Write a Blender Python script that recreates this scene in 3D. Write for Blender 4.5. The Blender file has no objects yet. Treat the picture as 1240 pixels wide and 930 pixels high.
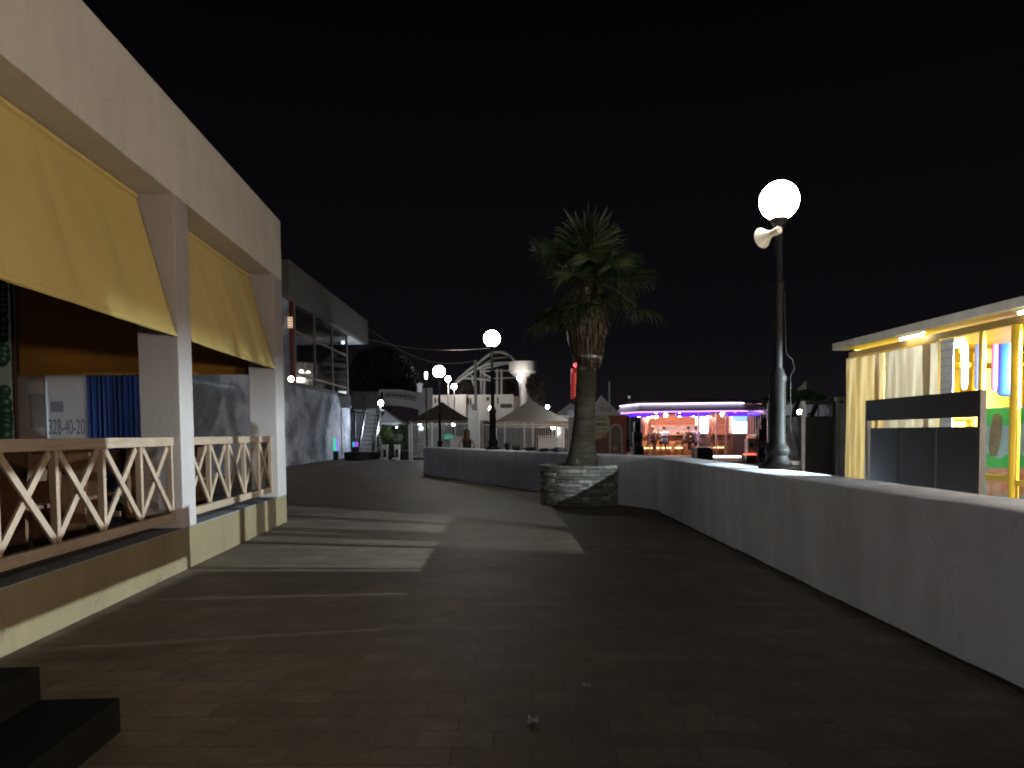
import bpy, math, random
from mathutils import Vector, Matrix, Euler
random.seed(7)
R = math.radians
scene = bpy.context.scene
COL = scene.collection

# ------------------------------------------------------------------ camera
F = 900.0; EYE = 1.55
PITCH, ROLL = R(-2.7), R(0.5)
SHIFT = 60.0 / 1240 - math.tan(PITCH) * F / 1240
cam_d = bpy.data.cameras.new('camera'); cam = bpy.data.objects.new('camera', cam_d); COL.objects.link(cam)
CM = Matrix.Rotation(R(90) + PITCH, 3, 'X') @ Matrix.Rotation(-ROLL, 3, 'Z')
cam.matrix_world = Matrix.Translation((0, 0, EYE)) @ CM.to_4x4()
cam_d.sensor_width = 36; cam_d.lens = F / 1240 * 36; cam_d.shift_y = SHIFT
cam_d.clip_start = 0.05; cam_d.clip_end = 2000
scene.camera = cam

def ray(px, py):
    return CM @ Vector(((px - 620) / F, (465 - py) / F + SHIFT * 1240 / F, -1))
def at(px, py, Y):
    d = ray(px, py); return Vector((0, 0, EYE)) + d * (Y / d.y)
def ground(px, py, z=0.0):
    d = ray(px, py); return Vector((0, 0, EYE)) + d * ((z - EYE) / d.z)
def zat(px, py, Y): return at(px, py, Y).z
def xat(px, Y, py=525): return at(px, py, Y).x

# ------------------------------------------------------------------ materials
MATS = {}
def nt(name):
    m = bpy.data.materials.new(name); m.use_nodes = True
    return m, m.node_tree.nodes, m.node_tree.links, m.node_tree.nodes['Principled BSDF']
def mat(name, col, rough=0.7, metal=0.0, var=0.12, scale=3.0, bump=0.0, bscale=40.0, stretch=(1, 1, 1), emit=None, estr=0.0, col2=None, spec=0.35, detail=6):
    """Principled paint with noise-driven tone variation and an optional bump."""
    if name in MATS: return MATS[name]
    m, N, L, b = nt(name)
    b.inputs['Roughness'].default_value = rough; b.inputs['Metallic'].default_value = metal
    b.inputs['Specular IOR Level'].default_value = spec
    tc = N.new('ShaderNodeTexCoord'); mp = N.new('ShaderNodeMapping'); mp.inputs['Scale'].default_value = stretch
    L.new(tc.outputs['Object'], mp.inputs['Vector'])
    ns = N.new('ShaderNodeTexNoise'); ns.inputs['Scale'].default_value = scale; ns.inputs['Detail'].default_value = detail
    L.new(mp.outputs[0], ns.inputs['Vector'])
    cr = N.new('ShaderNodeValToRGB')
    c2 = col2 if col2 else tuple(min(1, c * (1 + var)) for c in col)
    c1 = tuple(c * (1 - var) for c in col) if not col2 else col
    cr.color_ramp.elements[0].position = 0.32; cr.color_ramp.elements[1].position = 0.68
    cr.color_ramp.elements[0].color = (*c1, 1); cr.color_ramp.elements[1].color = (*c2, 1)
    L.new(ns.outputs['Fac'], cr.inputs[0]); L.new(cr.outputs[0], b.inputs['Base Color'])
    if bump:
        n2 = N.new('ShaderNodeTexNoise'); n2.inputs['Scale'].default_value = bscale; n2.inputs['Detail'].default_value = 5
        L.new(mp.outputs[0], n2.inputs['Vector'])
        bp = N.new('ShaderNodeBump'); bp.inputs['Strength'].default_value = bump; bp.inputs['Distance'].default_value = 0.02
        L.new(n2.outputs['Fac'], bp.inputs['Height']); L.new(bp.outputs[0], b.inputs['Normal'])
    if emit:
        b.inputs['Emission Color'].default_value = (*emit, 1); b.inputs['Emission Strength'].default_value = estr
    MATS[name] = m
    return m
def glow(name, col, strength):
    if name in MATS: return MATS[name]
    m, N, L, b = nt(name)
    b.inputs['Base Color'].default_value = (0.8, 0.8, 0.8, 1) if strength > 1.6 else (*[c * .25 + .01 for c in col], 1)
    b.inputs['Emission Color'].default_value = (*col, 1); b.inputs['Emission Strength'].default_value = strength
    MATS[name] = m; return m

def paver_mat():
    m, N, L, b = nt('paving'); MATS['paving'] = m
    tc = N.new('ShaderNodeTexCoord')
    mp = N.new('ShaderNodeMapping'); mp.inputs['Rotation'].default_value = (0, 0, R(1.5))
    L.new(tc.outputs['Object'], mp.inputs[0])
    br = N.new('ShaderNodeTexBrick'); br.inputs['Scale'].default_value = 1.0
    br.inputs['Brick Width'].default_value = 0.4; br.inputs['Row Height'].default_value = 0.2
    br.inputs['Mortar Size'].default_value = 0.006; br.inputs['Mortar Smooth'].default_value = 0.4; br.inputs['Bias'].default_value = -0.2
    br.inputs['Color1'].default_value = (0.104, 0.077, 0.053, 1); br.inputs['Color2'].default_value = (0.146, 0.113, 0.082, 1)
    br.inputs['Mortar'].default_value = (0.070, 0.053, 0.038, 1)
    L.new(mp.outputs[0], br.inputs['Vector'])
    n1 = N.new('ShaderNodeTexNoise'); n1.inputs['Scale'].default_value = 0.55; n1.inputs['Detail'].default_value = 8; n1.inputs['Roughness'].default_value = 0.65
    L.new(tc.outputs['Object'], n1.inputs['Vector'])
    n2 = N.new('ShaderNodeTexNoise'); n2.inputs['Scale'].default_value = 55; n2.inputs['Detail'].default_value = 4
    L.new(tc.outputs['Object'], n2.inputs['Vector'])
    r1 = N.new('ShaderNodeMapRange'); r1.inputs['From Min'].default_value = .3; r1.inputs['From Max'].default_value = .7; r1.inputs['To Min'].default_value = .52; r1.inputs['To Max'].default_value = 1.32
    L.new(n1.outputs['Fac'], r1.inputs['Value'])
    r2 = N.new('ShaderNodeMapRange'); r2.inputs['From Min'].default_value = .3; r2.inputs['From Max'].default_value = .7; r2.inputs['To Min'].default_value = .8; r2.inputs['To Max'].default_value = 1.15
    L.new(n2.outputs['Fac'], r2.inputs['Value'])
    vg = N.new('ShaderNodeTexVoronoi'); vg.inputs['Scale'].default_value = 1.6; L.new(tc.outputs['Object'], vg.inputs['Vector'])
    rg_ = N.new('ShaderNodeMapRange'); rg_.inputs['From Min'].default_value = .035; rg_.inputs['From Max'].default_value = .055; rg_.inputs['To Min'].default_value = .55; L.new(vg.outputs['Distance'], rg_.inputs['Value'])
    n4 = N.new('ShaderNodeTexNoise'); n4.inputs['Scale'].default_value = 3.2; n4.inputs['Detail'].default_value = 7; n4.inputs['Roughness'].default_value = .7; L.new(tc.outputs['Object'], n4.inputs['Vector'])
    r4 = N.new('ShaderNodeMapRange'); r4.inputs['From Min'].default_value = .3; r4.inputs['From Max'].default_value = .7; r4.inputs['To Min'].default_value = .7; r4.inputs['To Max'].default_value = 1.2; L.new(n4.outputs['Fac'], r4.inputs['Value'])
    m4 = N.new('ShaderNodeMath'); m4.operation = 'MULTIPLY'; L.new(rg_.outputs[0], m4.inputs[0]); L.new(r4.outputs[0], m4.inputs[1])
    m5 = N.new('ShaderNodeMath'); m5.operation = 'MULTIPLY'; L.new(m4.outputs[0], m5.inputs[0]); L.new(r1.outputs[0], m5.inputs[1])
    mu = N.new('ShaderNodeMath'); mu.operation = 'MULTIPLY'; L.new(m5.outputs[0], mu.inputs[0]); L.new(r2.outputs[0], mu.inputs[1])
    mx = N.new('ShaderNodeMix'); mx.data_type = 'RGBA'; mx.blend_type = 'MULTIPLY'; mx.inputs[0].default_value = 1
    L.new(br.outputs['Color'], mx.inputs[6]); L.new(mu.outputs[0], mx.inputs[7]); L.new(mx.outputs[2], b.inputs['Base Color'])
    rr = N.new('ShaderNodeMapRange'); rr.inputs['To Min'].default_value = .5; rr.inputs['To Max'].default_value = .8
    L.new(n1.outputs['Fac'], rr.inputs['Value']); L.new(rr.outputs[0], b.inputs['Roughness'])
    b.inputs['Specular IOR Level'].default_value = 0.3
    ad = N.new('ShaderNodeMath'); ad.operation = 'MULTIPLY_ADD'; ad.inputs[1].default_value = .25
    iv = N.new('ShaderNodeMath'); iv.operation = 'SUBTRACT'; iv.inputs[0].default_value = 1; L.new(br.outputs['Fac'], iv.inputs[1])
    L.new(n2.outputs['Fac'], ad.inputs[0]); L.new(iv.outputs[0], ad.inputs[2])
    bp = N.new('ShaderNodeBump'); bp.inputs['Strength'].default_value = .5; bp.inputs['Distance'].default_value = .006
    L.new(ad.outputs[0], bp.inputs['Height']); L.new(bp.outputs[0], b.inputs['Normal'])
    return m

def stone_mat():
    m, N, L, b = nt('dry_stone'); MATS['dry_stone'] = m
    ge = N.new('ShaderNodeNewGeometry'); tc = N.new('ShaderNodeTexCoord')
    cr = N.new('ShaderNodeValToRGB'); e = cr.color_ramp.elements; e[0].color = (.13, .135, .12, 1); e[1].color = (.48, .47, .42, 1); k = e.new(.7); k.color = (.25, .255, .23, 1)
    L.new(ge.outputs['Random Per Island'], cr.inputs[0])
    n1 = N.new('ShaderNodeTexNoise'); n1.inputs['Scale'].default_value = 11; n1.inputs['Detail'].default_value = 8; n1.inputs['Roughness'].default_value = .7; L.new(tc.outputs['Object'], n1.inputs['Vector'])
    mx = N.new('ShaderNodeMix'); mx.data_type = 'RGBA'; mx.blend_type = 'OVERLAY'; mx.inputs[0].default_value = .85
    L.new(cr.outputs[0], mx.inputs[6]); L.new(n1.outputs['Fac'], mx.inputs[7]); L.new(mx.outputs[2], b.inputs['Base Color'])
    n2 = N.new('ShaderNodeTexNoise'); n2.inputs['Scale'].default_value = 30; n2.inputs['Detail'].default_value = 6; L.new(tc.outputs['Object'], n2.inputs['Vector'])
    bp = N.new('ShaderNodeBump'); bp.inputs['Strength'].default_value = .8; bp.inputs['Distance'].default_value = .012; L.new(n2.outputs['Fac'], bp.inputs['Height']); L.new(bp.outputs[0], b.inputs['Normal'])
    b.inputs['Roughness'].default_value = .88; b.inputs['Specular IOR Level'].default_value = .25
    return m

def graffiti_mat():
    m, N, L, b = nt('painted_mural'); MATS['painted_mural'] = m
    tc = N.new('ShaderNodeTexCoord'); mp = N.new('ShaderNodeMapping'); mp.inputs['Scale'].default_value = (1, .42, .62)
    L.new(tc.outputs['Object'], mp.inputs[0])
    n1 = N.new('ShaderNodeTexNoise'); n1.inputs['Scale'].default_value = .8; n1.inputs['Detail'].default_value = 4; n1.inputs['Distortion'].default_value = .8
    n2 = N.new('ShaderNodeTexVoronoi'); n2.inputs['Scale'].default_value = .8
    n3 = N.new('ShaderNodeTexNoise'); n3.inputs['Scale'].default_value = 4; n3.inputs['Detail'].default_value = 8
    for n in (n1, n2, n3): L.new(mp.outputs[0], n.inputs['Vector'])
    cr = N.new('ShaderNodeValToRGB'); e = cr.color_ramp.elements
    e[0].position = .36; e[0].color = (.15, .17, .20, 1); e[1].position = .6; e[1].color = (.44, .47, .55, 1)
    e2 = e.new(.44); e2.color = (.20, .23, .28, 1); e3 = e.new(.52); e3.color = (.36, .39, .46, 1)
    L.new(n1.outputs['Fac'], cr.inputs[0])
    mx = N.new('ShaderNodeMix'); mx.data_type = 'RGBA'; mx.blend_type = 'OVERLAY'; mx.inputs[0].default_value = .55
    L.new(cr.outputs[0], mx.inputs[6]); L.new(n3.outputs['Fac'], mx.inputs[7])
    L.new(mx.outputs[2], b.inputs['Base Color']); b.inputs['Roughness'].default_value = .8
    return m

def sheet_mat(name, col, trans=.45):
    m, N, L, b = nt(name); MATS[name] = m
    out = N['Material Output']
    tc = N.new('ShaderNodeTexCoord'); mp = N.new('ShaderNodeMapping'); mp.inputs['Scale'].default_value = (5, 5, .9); mp.inputs['Rotation'].default_value = (R(14), R(8), 0)
    L.new(tc.outputs['Object'], mp.inputs[0])
    n = N.new('ShaderNodeTexNoise'); n.inputs['Scale'].default_value = .8; n.inputs['Detail'].default_value = 3; n.inputs['Distortion'].default_value = .5
    L.new(mp.outputs[0], n.inputs['Vector'])
    bp = N.new('ShaderNodeBump'); bp.inputs['Strength'].default_value = .5; bp.inputs['Distance'].default_value = .06; L.new(n.outputs['Fac'], bp.inputs['Height'])
    b.inputs['Base Color'].default_value = (*col, 1); b.inputs['Roughness'].default_value = .28; b.inputs['Specular IOR Level'].default_value = .6
    L.new(bp.outputs[0], b.inputs['Normal'])
    tr = N.new('ShaderNodeBsdfTranslucent'); tr.inputs['Color'].default_value = (*col, 1); L.new(bp.outputs[0], tr.inputs['Normal'])
    ms = N.new('ShaderNodeMixShader'); ms.inputs[0].default_value = trans
    L.new(b.outputs[0], ms.inputs[1]); L.new(tr.outputs[0], ms.inputs[2]); L.new(ms.outputs[0], out.inputs['Surface'])
    return m

def wood_mat(name, c1, c2, sc=4.0, axis='Y'):
    m, N, L, b = nt(name); MATS[name] = m
    tc = N.new('ShaderNodeTexCoord'); mp = N.new('ShaderNodeMapping')
    mp.inputs['Scale'].default_value = {'X': (.5, 9, 9), 'Y': (9, .5, 9), 'Z': (9, 9, .6)}[axis]
    L.new(tc.outputs['Object'], mp.inputs[0])
    n = N.new('ShaderNodeTexNoise'); n.inputs['Scale'].default_value = sc; n.inputs['Detail'].default_value = 7; n.inputs['Distortion'].default_value = .5
    n2 = N.new('ShaderNodeTexNoise'); n2.inputs['Scale'].default_value = 2.2; n2.inputs['Detail'].default_value = 4
    L.new(mp.outputs[0], n.inputs['Vector']); L.new(tc.outputs['Object'], n2.inputs['Vector'])
    ad = N.new('ShaderNodeMath'); ad.operation = 'MULTIPLY_ADD'; ad.inputs[1].default_value = .5; L.new(n.outputs['Fac'], ad.inputs[0])
    hf = N.new('ShaderNodeMath'); hf.operation = 'MULTIPLY'; hf.inputs[1].default_value = .5; L.new(n2.outputs['Fac'], hf.inputs[0]); L.new(hf.outputs[0], ad.inputs[2])
    cr = N.new('ShaderNodeValToRGB'); cr.color_ramp.elements[0].position = .34; cr.color_ramp.elements[1].position = .66
    cr.color_ramp.elements[0].color = (*c1, 1); cr.color_ramp.elements[1].color = (*c2, 1)
    L.new(ad.outputs[0], cr.inputs[0]); L.new(cr.outputs[0], b.inputs['Base Color'])
    bp = N.new('ShaderNodeBump'); bp.inputs['Strength'].default_value = .35; bp.inputs['Distance'].default_value = .004; L.new(n.outputs['Fac'], bp.inputs['Height']); L.new(bp.outputs[0], b.inputs['Normal'])
    b.inputs['Roughness'].default_value = .7
    return m

def leaf_mat(name, c1, c2):
    m, N, L, b = nt(name); MATS[name] = m
    oi = N.new('ShaderNodeNewGeometry'); cr = N.new('ShaderNodeValToRGB')
    cr.color_ramp.elements[0].color = (*c1, 1); cr.color_ramp.elements[1].color = (*c2, 1)
    L.new(oi.outputs['Random Per Island'], cr.inputs[0]); L.new(cr.outputs[0], b.inputs['Base Color'])
    b.inputs['Roughness'].default_value = .55
    return m

def wall_mat(name, col, stain=.25, bumpk=.5, crack=0.0):
    """Trowelled render: fine grain, broad blotches, streaks running down."""
    m, N, L, b = nt(name); MATS[name] = m
    tc = N.new('ShaderNodeTexCoord')
    n1 = N.new('ShaderNodeTexNoise'); n1.inputs['Scale'].default_value = 1.3; n1.inputs['Detail'].default_value = 7; L.new(tc.outputs['Object'], n1.inputs['Vector'])
    mp = N.new('ShaderNodeMapping'); mp.inputs['Scale'].default_value = (2.2, 2.2, .5); L.new(tc.outputs['Object'], mp.inputs[0])
    n2 = N.new('ShaderNodeTexNoise'); n2.inputs['Scale'].default_value = 1.6; n2.inputs['Detail'].default_value = 5; L.new(mp.outputs[0], n2.inputs['Vector'])
    n3 = N.new('ShaderNodeTexNoise'); n3.inputs['Scale'].default_value = 28; n3.inputs['Detail'].default_value = 6; L.new(tc.outputs['Object'], n3.inputs['Vector'])
    ad = N.new('ShaderNodeMath'); ad.operation = 'ADD'; L.new(n1.outputs['Fac'], ad.inputs[0]); L.new(n2.outputs['Fac'], ad.inputs[1])
    r = N.new('ShaderNodeMapRange'); r.inputs['From Min'].default_value = .7; r.inputs['From Max'].default_value = 1.3; r.inputs['To Min'].default_value = 1 - stain; r.inputs['To Max'].default_value = 1 + stain * .4
    L.new(ad.outputs[0], r.inputs['Value'])
    mx = N.new('ShaderNodeMix'); mx.data_type = 'RGBA'; mx.blend_type = 'MULTIPLY'; mx.inputs[0].default_value = 1; mx.inputs[6].default_value = (*col, 1)
    L.new(r.outputs[0], mx.inputs[7]); last = mx.outputs[2]
    if crack:
        nd = N.new('ShaderNodeTexNoise'); nd.inputs['Scale'].default_value = 2.5; nd.inputs['Detail'].default_value = 5; L.new(tc.outputs['Object'], nd.inputs['Vector'])
        vma = N.new('ShaderNodeVectorMath'); vma.operation = 'MULTIPLY_ADD'; vma.inputs[1].default_value = (.5, .5, .5); L.new(nd.outputs['Color'], vma.inputs[0]); L.new(tc.outputs['Object'], vma.inputs[2])
        vc = N.new('ShaderNodeTexVoronoi'); vc.feature = 'DISTANCE_TO_EDGE'; vc.inputs['Scale'].default_value = .75; L.new(vma.outputs[0], vc.inputs['Vector'])
        rc = N.new('ShaderNodeMapRange'); rc.inputs['From Min'].default_value = .002; rc.inputs['From Max'].default_value = .007; rc.inputs['To Min'].default_value = 1 - crack; L.new(vc.outputs['Distance'], rc.inputs['Value'])
        m3 = N.new('ShaderNodeMix'); m3.data_type = 'RGBA'; m3.blend_type = 'MULTIPLY'; m3.inputs[0].default_value = 1; L.new(last, m3.inputs[6]); L.new(rc.outputs[0], m3.inputs[7]); last = m3.outputs[2]
        np_ = N.new('ShaderNodeTexNoise'); np_.inputs['Scale'].default_value = 5.5; np_.inputs['Detail'].default_value = 8; np_.inputs['Roughness'].default_value = .75; L.new(tc.outputs['Object'], np_.inputs['Vector'])
        rp = N.new('ShaderNodeMapRange'); rp.inputs['From Min'].default_value = .60; rp.inputs['From Max'].default_value = .66; rp.inputs['To Max'].default_value = 1 - crack * .45; rp.inputs['To Min'].default_value = 1; L.new(np_.outputs['Fac'], rp.inputs['Value'])
        m6 = N.new('ShaderNodeMix'); m6.data_type = 'RGBA'; m6.blend_type = 'MULTIPLY'; m6.inputs[0].default_value = 1; L.new(last, m6.inputs[6]); L.new(rp.outputs[0], m6.inputs[7]); last = m6.outputs[2]
    L.new(last, b.inputs['Base Color'])
    bp = N.new('ShaderNodeBump'); bp.inputs['Strength'].default_value = bumpk; bp.inputs['Distance'].default_value = .012; L.new(n3.outputs['Fac'], bp.inputs['Height']); L.new(bp.outputs[0], b.inputs['Normal'])
    b.inputs['Roughness'].default_value = .85; b.inputs['Specular IOR Level'].default_value = .25
    return m

# ------------------------------------------------------------------ mesh builder and scene tree
def world_off(o):
    v = Vector((0, 0, 0))
    while o: v += o.location; o = o.parent
    return v
class MB:
    def __init__(s): s.v = []; s.f = []
    def add(s, vs, fs):
        k = len(s.v); s.v += [Vector(x) for x in vs]; s.f += [tuple(i + k for i in f) for f in fs]; return s
    def box(s, c, size, rot=None):
        x, y, z = [q / 2 for q in size]
        vs = [Vector((a * x, b * y, d * z)) for a in (-1, 1) for b in (-1, 1) for d in (-1, 1)]
        if rot is not None: vs = [rot @ q for q in vs]
        c = Vector(c)
        return s.add([q + c for q in vs], [(0, 1, 3, 2), (4, 6, 7, 5), (0, 4, 5, 1), (2, 3, 7, 6), (0, 2, 6, 4), (1, 5, 7, 3)])
    def hexa(s, b4, t4):
        return s.add(list(b4) + list(t4), [(3, 2, 1, 0), (4, 5, 6, 7), (0, 1, 5, 4), (1, 2, 6, 5), (2, 3, 7, 6), (3, 0, 4, 7)])
    def bar(s, p, q, w, h, up=(0, 0, 1)):
        p = Vector(p); q = Vector(q); d = (q - p).normalized(); u = Vector(up)
        if abs(d.dot(u)) > .98: u = Vector((0, 1, 0))
        a = d.cross(u).normalized() * w / 2; b = a.cross(d).normalized() * h / 2
        return s.hexa([p - a - b, p + a - b, p + a + b, p - a + b], [q - a - b, q + a - b, q + a + b, q - a + b])
    def tube(s, pts, r, n=8, cap=True):
        pts = [Vector(p) for p in pts]; rs = r if isinstance(r, (list, tuple)) else [r] * len(pts)
        vs = []; fs = []
        for i, p in enumerate(pts):
            d = (pts[min(i + 1, len(pts) - 1)] - pts[max(i - 1, 0)]).normalized()
            u = Vector((0, 0, 1)) if abs(d.z) < .95 else Vector((1, 0, 0))
            a = d.cross(u).normalized(); b = a.cross(d).normalized()
            for k in range(n):
                t = 2 * math.pi * k / n; vs.append(p + (a * math.cos(t) + b * math.sin(t)) * rs[i])
        for i in range(len(pts) - 1):
            for k in range(n):
                fs.append((i * n + k, i * n + (k + 1) % n, (i + 1) * n + (k + 1) % n, (i + 1) * n + k))
        if cap: fs += [tuple(range(n))[::-1], tuple((len(pts) - 1) * n + k for k in range(n))]
        return s.add(vs, fs)
    def lathe(s, prof, c=(0, 0, 0), n=24, rot=None, cap=True, sx=1, sy=1):
        c = Vector(c); vs = []; fs = []
        for r, z in prof:
            for k in range(n):
                t = 2 * math.pi * k / n; q = Vector((r * sx * math.cos(t), r * sy * math.sin(t), z))
                vs.append((rot @ q if rot is not None else q) + c)
        for i in range(len(prof) - 1):
            for k in range(n): fs.append((i * n + k, i * n + (k + 1) % n, (i + 1) * n + (k + 1) % n, (i + 1) * n + k))
        if cap: fs += [tuple(range(n))[::-1], tuple((len(prof) - 1) * n + k for k in range(n))]
        return s.add(vs, fs)
    def ball(s, c, r, n=16, m=10, sz=1, cut=-1.0):
        prof = []
        for i in range(m + 1):
            t = -math.pi / 2 + math.pi * i / m
            if math.sin(t) < cut: continue
            prof.append((max(1e-4, math.cos(t)) * r, math.sin(t) * r * sz))
        return s.lathe(prof, c, n)
    def prism(s, poly, z0, z1):
        n = len(poly); vs = [(p[0], p[1], z0) for p in poly] + [(p[0], p[1], z1) for p in poly]
        return s.add(vs, [tuple(range(n))[::-1], tuple(range(n, 2 * n))] + [(i, (i + 1) % n, n + (i + 1) % n, n + i) for i in range(n)])
    def sheet(s, fn, nu, nv):
        vs = [fn(i / nu, j / nv) for j in range(nv + 1) for i in range(nu + 1)]; w = nu + 1
        return s.add(vs, [(j * w + i, j * w + i + 1, (j + 1) * w + i + 1, (j + 1) * w + i) for j in range(nv) for i in range(nu)])
    def build(s, name, m, parent=None, smooth=False, bevel=0, solid=0):
        off = world_off(parent) if parent else Vector((0, 0, 0))
        me = bpy.data.meshes.new(name); me.from_pydata([v - off for v in s.v], [], s.f); me.validate(); me.update()
        ms = m if isinstance(m, (list, tuple)) else [m]
        for q in ms: me.materials.append(q)
        if smooth:
            for p in me.polygons: p.use_smooth = True
            me.set_sharp_from_angle(angle=R(40))
        o = bpy.data.objects.new(name, me); COL.objects.link(o)
        if parent: o.parent = parent
        if solid:
            md = o.modifiers.new('solid', 'SOLIDIFY'); md.thickness = solid; md.offset = 0
        if bevel:
            md = o.modifiers.new('bevel', 'BEVEL'); md.width = bevel; md.segments = 2; md.limit_method = 'ANGLE'; md.angle_limit = R(40)
        return o
def tag(o, label, cat, group=None, kind=None):
    if label: o['label'] = label
    if cat: o['category'] = cat
    if group: o['group'] = group
    if kind: o['kind'] = kind
    return o
def thing(name, label, cat, loc=(0, 0, 0), group=None):
    o = bpy.data.objects.new(name, None); COL.objects.link(o); o.location = Vector(loc); o.empty_display_size = .1
    return tag(o, label, cat, group)
def copy_tree(o, loc=None, rz=0, label=None, parent=None):
    c = o.copy(); COL.objects.link(c); c.parent = parent
    if parent is None:
        if loc is not None: c.location = Vector(loc)
        c.rotation_euler = (0, 0, rz)
        if label: c['label'] = label
    for ch in list(o.children): copy_tree(ch, parent=c)
    return c
def text_part(txt, size, m, parent, p0, ex, ez, name='lettering', depth=.002):
    """Lettering as a thin mesh: p0 lower left corner, ex/ez unit directions along and up."""
    cu = bpy.data.curves.new('t', 'FONT'); cu.body = txt; cu.size = size; cu.extrude = depth
    t = bpy.data.objects.new('t', cu); COL.objects.link(t)
    bpy.context.view_layer.update()
    me = bpy.data.meshes.new_from_object(t.evaluated_get(bpy.context.evaluated_depsgraph_get()))
    bpy.data.objects.remove(t); bpy.data.curves.remove(cu)
    ex = Vector(ex); ez = Vector(ez); en = ex.cross(ez); off = world_off(parent)
    for v in me.vertices: v.co = Vector(p0) + ex * v.co.x + ez * v.co.y + en * v.co.z - off
    me.materials.clear(); me.materials.append(m); me.name = name
    o = bpy.data.objects.new(name, me); COL.objects.link(o); o.parent = parent
    return o
def leaf_cloud(mb, blobs, n, size, rnd):
    """n small bent leaf clumps spread through the volume of several ellipsoids."""
    tot = sum(b[3] * b[4] * b[5] for b in blobs)
    for (x, y, z, rx, ry, rz) in blobs:
        for i in range(int(n * rx * ry * rz / tot)):
            while True:
                q = Vector((rnd.uniform(-1, 1), rnd.uniform(-1, 1), rnd.uniform(-1, 1)))
                if .25 < q.length < 1: break
            p = Vector((x + q.x * rx, y + q.y * ry, z + q.z * rz))
            e = Euler((rnd.uniform(0, 6.3), rnd.uniform(0, 6.3), rnd.uniform(0, 6.3))).to_matrix(); s = size * rnd.uniform(.6, 1.4)
            a = e @ Vector((s, 0, 0)); b = e @ Vector((0, s * .45, 0)); c = e @ Vector((0, 0, s * .25))
            mb.add([p - a, p + b * .9 + c, p + a, p - b * .9 + c], [(0, 1, 2), (0, 2, 3)])

# palette
paver = paver_mat(); stone = stone_mat(); graffiti = graffiti_mat()
facade_paint = wall_mat('facade_paint', (.50, .46, .41), .13, .25, .10)
pillar_paint = wall_mat('pillar_paint', (.285, .252, .242), .10, .2, .10)
plinth_paint = wall_mat('plinth_paint', (.142, .11, .060), .2, .4, .25)
white_render = wall_mat('white_render', (.69, .735, .85), .20, .8, .15)
far_white = wall_mat('far_white', (.62, .60, .60), .12, .1)
dark_ground = mat('dark_ground', (.06, .055, .05), .9, var=.25, scale=1.2)
floor_tile = mat('terrace_tile', (.16, .16, .165), .5, var=.15, scale=3)
slate = mat('slate_ledge', (.15, .15, .17), .7, var=.2, scale=6)
rail_wood = wood_mat('rail_wood', (.17, .118, .078), (.29, .215, .155))
post_wood = wood_mat('post_wood', (.17, .118, .078), (.29, .215, .155), axis='Z')
chair_wood = wood_mat('chair_wood', (.035, .014, .005), (.105, .042, .013), axis='Z')
bar_wood = wood_mat('bar_wood', (.20, .09, .04), (.36, .17, .07), axis='X')
yellow_fabric = mat('yellow_fabric', (.50, .375, .13), .85, var=.06, scale=1.5, bump=.15, bscale=180, stretch=(1, 1, .4))
unlit_fabric = mat('unlit_fabric', (.26, .115, .012), .85, var=.08, scale=1.5, bump=.15, bscale=180)  # the yellow blind cloth, its unlit look put into the colour
hem_grey = mat('hem_grey', (.2, .19, .18), .6)
black_granite = mat('black_granite', (.004, .0036, .003), .9, var=.3, scale=30, spec=.08)
iron = mat('black_iron', (.007, .0072, .0075), .6, spec=.14, metal=.0, var=.3, scale=14, bump=.1)
grey_metal = mat('grey_metal', (.28, .28, .29), .45, metal=.6)
white_metal = mat('white_metal', (.72, .73, .74), .4, var=.06)
dark_plastic = mat('dark_plastic', (.018, .018, .02), .5, var=.2)
dull_board = mat('dull_board', (.036, .036, .037), .65, spec=.2, var=.18, scale=2, bump=.08, bscale=30)
rubber = mat('rubber', (.02, .02, .02), .85, var=.3, scale=10)
globe_m = glow('globe_glass', (1.0, .95, .87), 27)
globe_far = glow('globe_glass_far', (1.0, .96, .90), 95)
yellow_paint = mat('yellow_paint', (.62, .40, .025), .4, var=.05)
yellow_wall = mat('yellow_wall', (.50, .33, .022), .6, var=.06)

# ------------------------------------------------------------------ sky
w = bpy.data.worlds.new('World'); scene.world = w; w.use_nodes = True
N = w.node_tree.nodes; L = w.node_tree.links; bg = N['Background']
sky = N.new('ShaderNodeTexSky'); sky.sky_type = 'NISHITA'; sky.sun_disc = False
sky.sun_elevation = R(-9); sky.sun_rotation = R(190)
tc = N.new('ShaderNodeTexCoord'); sx = N.new('ShaderNodeSeparateXYZ'); L.new(tc.outputs['Generated'], sx.inputs[0])
cr = N.new('ShaderNodeValToRGB'); e = cr.color_ramp.elements
e[0].position = 0.0; e[0].color = (.0085, .0074, .0092, 1); e[1].position = .5; e[1].color = (.0007, .0007, .0011, 1)
k = e.new(.12); k.color = (.0036, .0033, .0046, 1)
L.new(sx.outputs['Z'], cr.inputs[0])
sc_ = N.new('ShaderNodeVectorMath'); sc_.operation = 'SCALE'; sc_.inputs['Scale'].default_value = .02; L.new(sky.outputs[0], sc_.inputs[0])
ad = N.new('ShaderNodeVectorMath'); ad.operation = 'ADD'; L.new(sc_.outputs[0], ad.inputs[0]); L.new(cr.outputs[0], ad.inputs[1])
L.new(ad.outputs[0], bg.inputs['Color']); bg.inputs['Strength'].default_value = 1.0

# ------------------------------------------------------------------ ground
g = MB(); g.add([(-90, -30, -.004), (90, -30, -.004), (90, 160, -.004), (-90, 160, -.004)], [(0, 1, 2, 3)])
tag(g.build('ground', dark_ground), None, None, kind='structure')
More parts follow.
